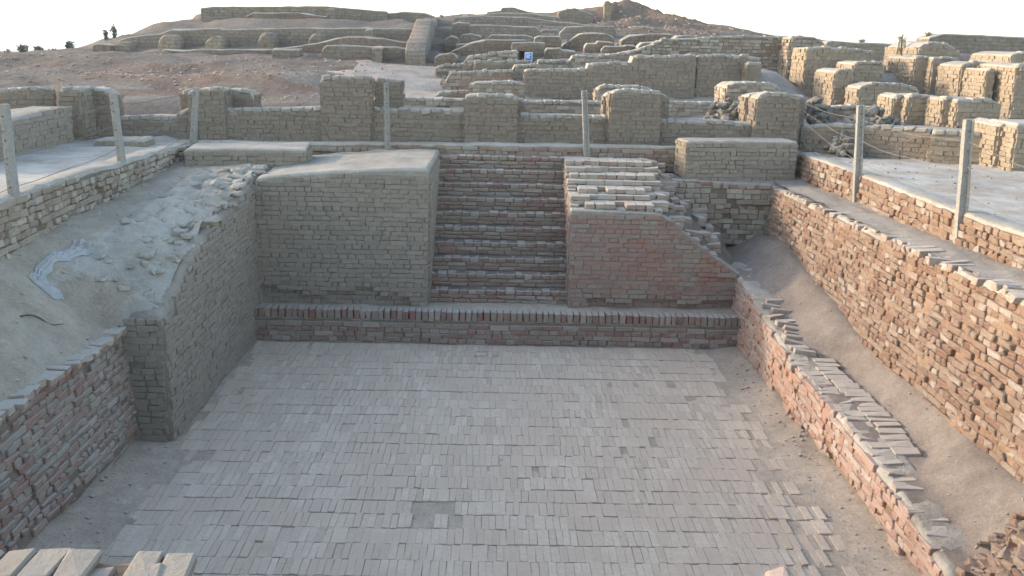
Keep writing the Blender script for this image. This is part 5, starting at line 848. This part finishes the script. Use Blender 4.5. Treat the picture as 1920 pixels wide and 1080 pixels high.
# ================================================================== rubble
def pile(loc, w, h, label, seed):
    root = thing('rubble_pile', label, 'rubble', loc, 'piles of stones among the ruins'); rg = random.Random(seed); nr = np.random.default_rng(seed)
    for i in range(64):
        x = rg.uniform(-.5, .5) * w; t = rg.random(); z = h * t * (1 - (abs(x) / (w * .56)) ** 1.6) * .95; y = (1 - t) * -.25 + t * .25 + rg.gauss(0, .1)
        o = link('stone', stone_mesh(nr, 'stone', rg.randrange(8)), root); s = rg.uniform(.09, .19)
        o.location = (x, y, max(0.02, z)); o.rotation_euler = (rg.gauss(0, .5), rg.gauss(0, .5), rg.random() * 6.28); o.scale = (s, s, s * rg.uniform(.7, 1.1))
for i, (loc, w, h, label) in enumerate([((4.309, 18.9, 2.936), 0.676, 0.43, 'pile of dark stones left of the rightmost pier'), ((5.918, 18.5, 2.947), 0.491, 0.501, 'pile of dark stones right of the rightmost pier'), ((6.624, 17.7, 2.974), 0.96, 0.336, 'low spread of stones in front of the long buttressed block'), ((5.963, 17.2, 2.588), 0.392, 0.336, 'small tumble of bricks at the foot of the broken shaded wall')]): pile((loc[0], loc[1], max(loc[2], gz(loc[0], loc[1]))), w, h, label, 900 + i)
def scatter(name, label, n, pos, size, mat, seed, zf):
    nr = np.random.default_rng(seed); XY = np.array([pos(nr) for _ in range(n)]); S_ = np.array([size(nr) for _ in range(n)])
    Zv = zf(XY[:, 0], XY[:, 1]); a = nr.random(n) * 6.28
    C = np.stack([XY[:, 0], XY[:, 1], Zv + S_ * .1], -1); U = np.stack([np.cos(a), np.sin(a), nr.normal(0, .25, n)], -1); U /= np.linalg.norm(U, axis=1)[:, None]
    Nn = np.stack([-np.sin(a), np.cos(a), nr.normal(0, .25, n)], -1); Z = np.cross(U, Nn); Z /= np.linalg.norm(Z, axis=1)[:, None]; Nn = np.cross(Z, U)
    D = np.stack([S_, S_ * nr.uniform(.5, .9, n), S_ * nr.uniform(.35, .7, n)], -1)
    V = chamfer_verts(D, D.min(1) * .28, .0, nr) * nr.uniform(.85, 1.15, (n, 24, 1))
    W = V[..., 0:1] * U[:, None] + V[..., 1:2] * Nn[:, None] + V[..., 2:3] * Z[:, None] + C[:, None]
    ls = np.tile([len(f) for f in TF], n).astype(np.int32); lv = (np.array([i for f in TF for i in f])[None] + 24 * np.arange(n)[:, None]).ravel().astype(np.int32)
    o = link(name, mesh_from(name, W.reshape(-1, 3), (ls, lv), mat)); o['kind'] = 'stuff'; o['label'] = label; o['category'] = 'rubble'
tzv = terrain_z
def slope_pos(nr):
    if nr.random() < .35: return (nr.normal(-7.5, .9), nr.normal(25.2, .9))
    if nr.random() < .3: return (nr.normal(-14, 1.8), nr.normal(25.5, 1.4))
    return (nr.uniform(-18, -2.5), nr.uniform(21, 29))
scatter('slope_rubble', 'broken red brick rubble scattered over the left mound slope', 1500, slope_pos, lambda nr: nr.uniform(.02, .085), 'red_stone', 71, tzv)
scatter('peak_rubble', 'broken brick rubble on the red earth peak of the mound', 600, lambda nr: (nr.normal(6, 2.2), nr.normal(45, 2.5)), lambda nr: nr.uniform(.05, .14), 'red_stone', 73, tzv)
scatter('mound_rubble', 'loose stones between the walls of the central mound', 900, lambda nr: (nr.uniform(-1.5, 9), nr.uniform(24.5, 44)), lambda nr: nr.uniform(.04, .14), 'stone', 75, tzv)
scatter('plaza_stones', 'small clods and stones strewn on the right plaza', 160, lambda nr: (nr.uniform(5.6, 9), nr.uniform(8, 17)), lambda nr: nr.uniform(.015, .05), 'mud_brick', 77, tzv)
scatter('terrace_clods', 'small clods on the left terrace beside the bath', 90, lambda nr: (nr.uniform(-4.9, -3.98), nr.uniform(7, 16)), lambda nr: nr.uniform(.015, .05), 'dusty_brick', 79, terr_z)
scatter('passage_stones', 'pebbles and brick crumbs on the right-hand passage floor', 90, lambda nr: (nr.uniform(3.95, 4.6), nr.uniform(6.6, 16)), lambda nr: nr.uniform(.01, .035), 'dusty_brick', 81, pass_z)
scatter('pit_crumbs', 'brick crumbs along the foot of the pool walls', 190, lambda nr: ((nr.uniform(3.25, 3.62) if nr.random() < .6 else nr.uniform(-3.75, -3.3)), nr.uniform(6.6, 13.8)), lambda nr: nr.uniform(.012, .05), 'dusty_brick', 83, pit_z)
# ================================================================== fence
POSTS = [((-4.958, 10.507, 2.17), (-4.973, 10.507, 3.575)), ((-4.96, 13.676, 2.24), (-5.035, 13.676, 3.513)), ((-4.934, 16.793, 2.55), (-4.837, 16.793, 3.438)), ((-1.776, 17.08, 2.449), (-1.796, 17.08, 3.581)), ((1.566, 17.08, 2.46), (1.478, 17.08, 3.526)), ((5.483, 18.591, 2.6), (5.407, 18.591, 3.445)), ((5.203, 14.32, 2.21), (5.121, 14.32, 3.55)), ((5.196, 11.001, 2.24), (5.122, 11.001, 3.609))]
PLAB = ['leftmost concrete fence post, cut by the picture edge', 'concrete fence post on the left, second from the picture edge', 'concrete fence post at the far left corner before a rounded pier', 'concrete fence post before the tallest pier, left of the stairs', 'concrete fence post right of the stairs, before the shouldered pier', 'thin pale fence post beside the sunlit pedestal', 'concrete fence post between pedestal and rightmost post', 'rightmost and nearest concrete fence post']
WIREZ = (.30, .56, .80, 1.04)
tops = []
for i, (b, t) in enumerate(POSTS):
    b = Vector(b); t = Vector(t); ax = (t - b); H = ax.length; ax.normalize()
    root = thing('fence_post', PLAB[i], 'post', tuple(b), 'concrete fence posts')
    w, d = (.046, .038) if i not in (5,) else (.028, .028)
    side = Vector((1, -.12 if i < 3 else .1, 0)).normalized(); side = (side - ax * side.dot(ax)).normalized(); fwd = ax.cross(side)
    # channel section: a plate with a raised flange on its right edge
    out = [(-w, -d), (w * .62, -d), (w * .62, -d * 1.9), (w, -d * 1.9), (w, d), (-w, d)]
    V = []; F = []; nseg = 5; rg = random.Random(60 + i)
    for k in range(nseg + 1):
        c = ax * (H * k / nseg - (.12 if k == 0 else 0)); sc_ = 1 - .12 * k / nseg
        for (x, y) in out: V.append(c + (side * x + fwd * y) * sc_ + side * rg.gauss(0, .002))
    m = len(out)
    for k in range(nseg):
        for j in range(m): F.append((k * m + j, k * m + (j + 1) % m, (k + 1) * m + (j + 1) % m, (k + 1) * m + j))
    F.append(tuple(range(m - 1, -1, -1))); F.append(tuple(range(nseg * m, nseg * m + m)))
    link('shaft', mesh_from('shaft', np.array([tuple(v) for v in V]), F, 'concrete'), root)
    for z in WIREZ + (H - .12,):
        if z > H - .05: continue
        c = ax * z - fwd * (d * -1 if False else d) ; c = ax * z - fwd * d
        V2, F2 = tube([c + side * (-w * .15) - fwd * .012, c + side * (w * .1) - fwd * .016], .008, 6)
        link('bolt', mesh_from('bolt', V2, F2, 'wood'), root)
    tops.append((b, ax, H))
def wire_run(ids, zf, label, seed, sag=.05, ext=None):
    rg = random.Random(seed); pts = []
    anchors = [tops[i][0] + tops[i][1] * min(zf, tops[i][2] - .06) for i in ids]
    if ext is not None: anchors.append(anchors[-1] + Vector(ext))
    for a, b in zip(anchors[:-1], anchors[1:]):
        s = sag * rg.uniform(.4, 1.6); n = 14; ph = rg.random() * 6
        for k in range(n): 
            f = k / n; p = a.lerp(b, f); p.z -= 4 * s * f * (1 - f); p.z += .012 * math.sin(f * 9 + ph) * math.sin(f * math.pi); p.y -= .05; pts.append(p)
    q = anchors[-1].copy(); q.y -= .05; pts.append(q)
    c = pts[0].copy(); V, F = tube([p - c for p in pts], .0036, 5)
    o = link('fence_wire', mesh_from('fence_wire', V, F, 'wire'), None, c); tag(o, label, 'wire', 'wires of the fence')
ORD = ['lowest', 'second lowest', 'second highest', 'topmost']
for k, z in enumerate((.22, .56, .86, 1.14)):
    wire_run([5, 6, 7], z * (1 if k else 1.0), ORD[k] + ' wire strung between the right-hand fence posts', 300 + k, .07, (-.35, -4.5, 0))
    wire_run([2, 1, 0], z, ORD[k] + ' thin wire strung between the left-hand fence posts', 320 + k, .03, (.05, -3.5, -.05))
# ================================================================== small things
a, b = SPEC['sign']; cx = (a[0] + b[0]) / 2
sg = thing('sign', 'small blue information sign in a white frame on the mound', 'sign', (cx, a[1], b[2]))
def box(x0, x1, y0, y1, z0, z1): return np.array([(x, y, z) for x in (x0, x1) for y in (y0, y1) for z in (z0, z1)])
hw = abs(b[0] - a[0]) / 2; hh = a[2] - b[2]
def boxpart(name, dims, mat, parent): return link(name, mesh_from(name, box(*dims), BOXF, mat), parent)
boxpart('panel', (-hw, hw, -.02, .02, 0, hh), 'sign_white', sg); boxpart('blue_face', (-hw * .8, hw * .8, -.028, -.0215, hh * .08, hh * .92), 'sign_blue', sg)
for s in (-1, 1): boxpart('leg', (s * hw * .7 - .02, s * hw * .7 + .02, .021, .06, -.9, hh * .8), 'steel', sg)
rg = random.Random(8)
for k in range(4):
    z = hh * (.78 - .16 * k); boxpart('text_line', (-hw * .62, hw * rg.uniform(.2, .62), -.0335, -.0295, z, z + .02), 'sign_white', sg)
d0, d1 = SPEC['door']
dr = thing('doorway', 'dark doorway opening in the mound left of the blue sign', 'doorway', ((d0[0] + d1[0]) / 2, d0[1], d1[2] - .25))
w_ = abs(d1[0] - d0[0]) / 2; h_ = d0[2] - d1[2] + .25
for nm, dm in (('jamb', (-w_ - .22, -w_, 0, .9, -.3, h_)), ('jamb', (w_, w_ + .2, 0, .9, -.3, h_)), ('lintel', (-w_ - .22, w_ + .2, 0.003, .9, h_ - .02, h_ + .12)), ('back_wall', (-w_ - .2, w_ + .2, .88, 1.0, -.3, h_ + .1))): boxpart(nm, dm, 'far_brick', dr)
m0, m1 = SPEC['mast']; g0 = -4.0
mast = thing('lattice_mast', 'thin pale lattice mast on the skyline above the mound', 'mast', (m0[0], m0[1], 0)); H = m1[2] + 1.0
for k in range(3):
    a_ = k * 2.094; V, F = tube([(.22 * math.cos(a_), .22 * math.sin(a_), g0), (.16 * math.cos(a_), .16 * math.sin(a_), H)], .022, 5); link('leg', mesh_from('leg', V, F, 'steel'), mast)
z = 3.0; k = 0
while z < H - .3:
    a_ = k * 2.094; c_ = (k + 1) * 2.094
    V, F = tube([(.19 * math.cos(a_), .19 * math.sin(a_), z), (.19 * math.cos(c_), .19 * math.sin(c_), z + .3)], .014, 4); link('brace', mesh_from('brace', V, F, 'steel'), mast); z += .3; k += 1
V, F = tube([(-.0, 0, H - 1.1), (.9, 0, H - 1.1)], .03, 5); link('antenna_arm', mesh_from('antenna_arm', V, F, 'steel'), mast)
# cloth
path = [(-4.47, 11.0), (-4.55, 10.72), (-4.6, 10.45), (-4.63, 10.22), (-4.57, 10.06), (-4.47, 10.03), (-4.38, 10.1)]
V = []; F = []; m = 17; rg = random.Random(4); ns = 80; pa = np.array(path); tt = np.linspace(0, 1, len(pa))
for i in range(ns):
    f = i / (ns - 1); p = np.array([np.interp(f, tt, pa[:, 0]), np.interp(f, tt, pa[:, 1])]); q = np.array([np.interp(min(1, f + .06), tt, pa[:, 0]), np.interp(min(1, f + .06), tt, pa[:, 1])]) - np.array([np.interp(max(0, f - .06), tt, pa[:, 0]), np.interp(max(0, f - .06), tt, pa[:, 1])])
    q /= np.linalg.norm(q); nrm = np.array([q[1], -q[0]]); wd = .075 + .02 * math.sin(f * 9 + 1) + .012 * math.sin(f * 31) + .03 * (f > .85) + .02 * (f < .1)
    for j in range(m):
        s_ = j / (m - 1) - .5; w = s_ * wd * 2 + .012 * float(vnoise(np.array([[f * 14, j * .1, 3]]), 1, 8)[0]); x, yv = p + nrm * w
        fold = .022 * abs(math.sin(s_ * 11 + 2.5 * math.sin(f * 6))) + .016 * abs(float(vnoise(np.array([[x, yv, 0]]), 26, 5)[0])) + .02 * abs(float(vnoise(np.array([[x, yv, 0]]), 9, 3)[0]))
        V.append((x, yv, tz(x, yv) + .006 + fold * (1 - abs(s_) * 1.5)))
c0 = np.array(V[len(V) // 2])
for i in range(ns - 1):
    for j in range(m - 1): F.append((i * m + j, i * m + j + 1, (i + 1) * m + j + 1, (i + 1) * m + j))
o = link('crumpled_cloth', mesh_from('crumpled_cloth', np.array(V) - c0, F, 'cloth', smooth=False), None, tuple(c0)); tag(o, 'crumpled strip of white cloth lying on the left terrace', 'cloth')
md = o.modifiers.new('thickness', 'SOLIDIFY'); md.thickness = .003
tw = [(-4.39 + .23 * f, 9.2 + .42 * f + .05 * math.sin(f * 5), 0) for f in np.linspace(0, 1, 9)]; tw = [(x, y, tz(x, y) + .015 + .02 * math.sin(i)) for i, (x, y, _) in enumerate(tw)]
V, F = tube([Vector(p) - Vector(tw[0]) for p in tw], [.009 - .0006 * i for i in range(9)], 5); o = link('twig', mesh_from('twig', V, F, 'wood'), None, tw[0]); tag(o, 'thin dark twig lying on the left terrace', 'twig')
# ================================================================== shrubs
def shrub(loc, w, h, label, dry, seed):
    z0 = min(loc[2], gz(loc[0], loc[1]) + .3 if not dry else loc[2])
    if not dry: loc = (loc[0], loc[1], tzv(np.array([loc[0]]), np.array([loc[1]]))[0] - .04)
    root = thing('shrub', label, 'shrub', tuple(float(q) for q in loc), 'shrubs on the skyline'); rg = random.Random(seed); nr = np.random.default_rng(seed)
    V = []; F = []; tips = []
    for k in range(6 if not dry else 22):
        a = rg.random() * 6.28; rr = rg.random() * w * (.4 if not dry else .8); top = Vector((rr * math.cos(a), rr * math.sin(a) * .7, h * rg.uniform(.6, 1.12)))
        p = [Vector((rr * (.15 if not dry else .8) * math.cos(a), 0, -.6 if not dry else -.3)), top * .5 + Vector((0, 0, .02)), top]; v, f = tube(p, [.03 * h, .018 * h, .006 * h] if not dry else [.008, .006, .003], 4)
        n0 = len(V); V += [tuple(q) for q in v]; F += [tuple(i + n0 for i in q) for q in f]; tips.append(top)
    link('stems', mesh_from('stems', np.array(V), F, 'bark' if not dry else 'dry_leaf'), root)
    V = []; F = []
    cl = [(t * rg.uniform(.2, 1.0)) for t in tips for _ in range(4)]
    for k in range(max(34, int(620 * w)) if not dry else 60):
        c = rg.choice(cl) + Vector((rg.gauss(0, w * .16), rg.gauss(0, w * .12), rg.gauss(0, h * .14)))
        if c.z < 0: continue
        s = rg.uniform(.04, .085) * (1 if not dry else .5) * max(.8, w); u = Vector((rg.gauss(0, 1), rg.gauss(0, 1), rg.gauss(0, 1))).normalized(); v = u.orthogonal().normalized()
        n0 = len(V); V += [tuple(c - u * s), tuple(c + v * s * .5), tuple(c + u * s), tuple(c - v * s * .5)]; F.append((n0, n0 + 1, n0 + 2, n0 + 3))
    link('crown', mesh_from('crown', np.array(V), F, 'leaf' if not dry else 'dry_leaf'), root)
for i, (loc, w, h, label, dry) in enumerate([((-16.47, 35.3, 3.488), 0.344, 0.268, 'faint grey-green shrub at the far left of the ridge', 0), ((-15.834, 35.2, 3.539), 0.496, 0.42, 'loose grey-green shrub on the left ridge', 0), ((-15.382, 35.4, 3.6), 0.422, 0.384, 'dense dark green shrub on the left ridge', 0), ((-14.865, 35.4, 3.594), 0.307, 0.211, 'lowest green shrub on the ridge, right of the dense one', 0), ((-14.316, 35.2, 3.645), 0.343, 0.286, 'spiky green shrub at the right end of the ridge row', 0), ((-13.523, 36.4, 4.047), 0.158, 0.355, 'thin sparse sapling on the left mound slope', 0), ((-13.228, 36.4, 4.072), 0.178, 0.414, 'small dark leafy sapling on the left mound slope', 0), ((-2.391, 46.0, 4.566), 0.249, 0.199, 'small dark shrub beyond the alley between the mounds', 0), ((10.56, 27.0, 4.465), 0.234, 0.205, 'dry bush growing on the left shoulder of the rounded tower', 1), ((12.904, 31.0, 4.687), 0.202, 0.118, 'wisps of dry grass on the end of the skyline wall', 1), ((11.028, 31.3, 4.455), 0.238, 0.102, 'wisps of dry grass on the far low wall', 1)]): shrub(loc, w, h, label, dry, 400 + i)

# ================================================================== dusty air over the plain
hz = bpy.data.materials.new('haze'); hz.use_nodes = True; hn = hz.node_tree; hn.nodes.remove(hn.nodes['Principled BSDF'])
pv = hn.nodes.new('ShaderNodeVolumePrincipled'); pv.inputs['Color'].default_value = (.95, .95, .95, 1); pv.inputs['Density'].default_value = .0007; pv.inputs['Anisotropy'].default_value = .1
hn.links.new(pv.outputs[0], hn.nodes['Material Output'].inputs['Volume'])
ho = link('haze', mesh_from('haze', box(-3350, 3350, -450, 6150, -28, 10.5), BOXF, hz)); ho['kind'] = 'stuff'; ho['label'] = 'pale dusty haze over the plain'; ho['category'] = 'haze'
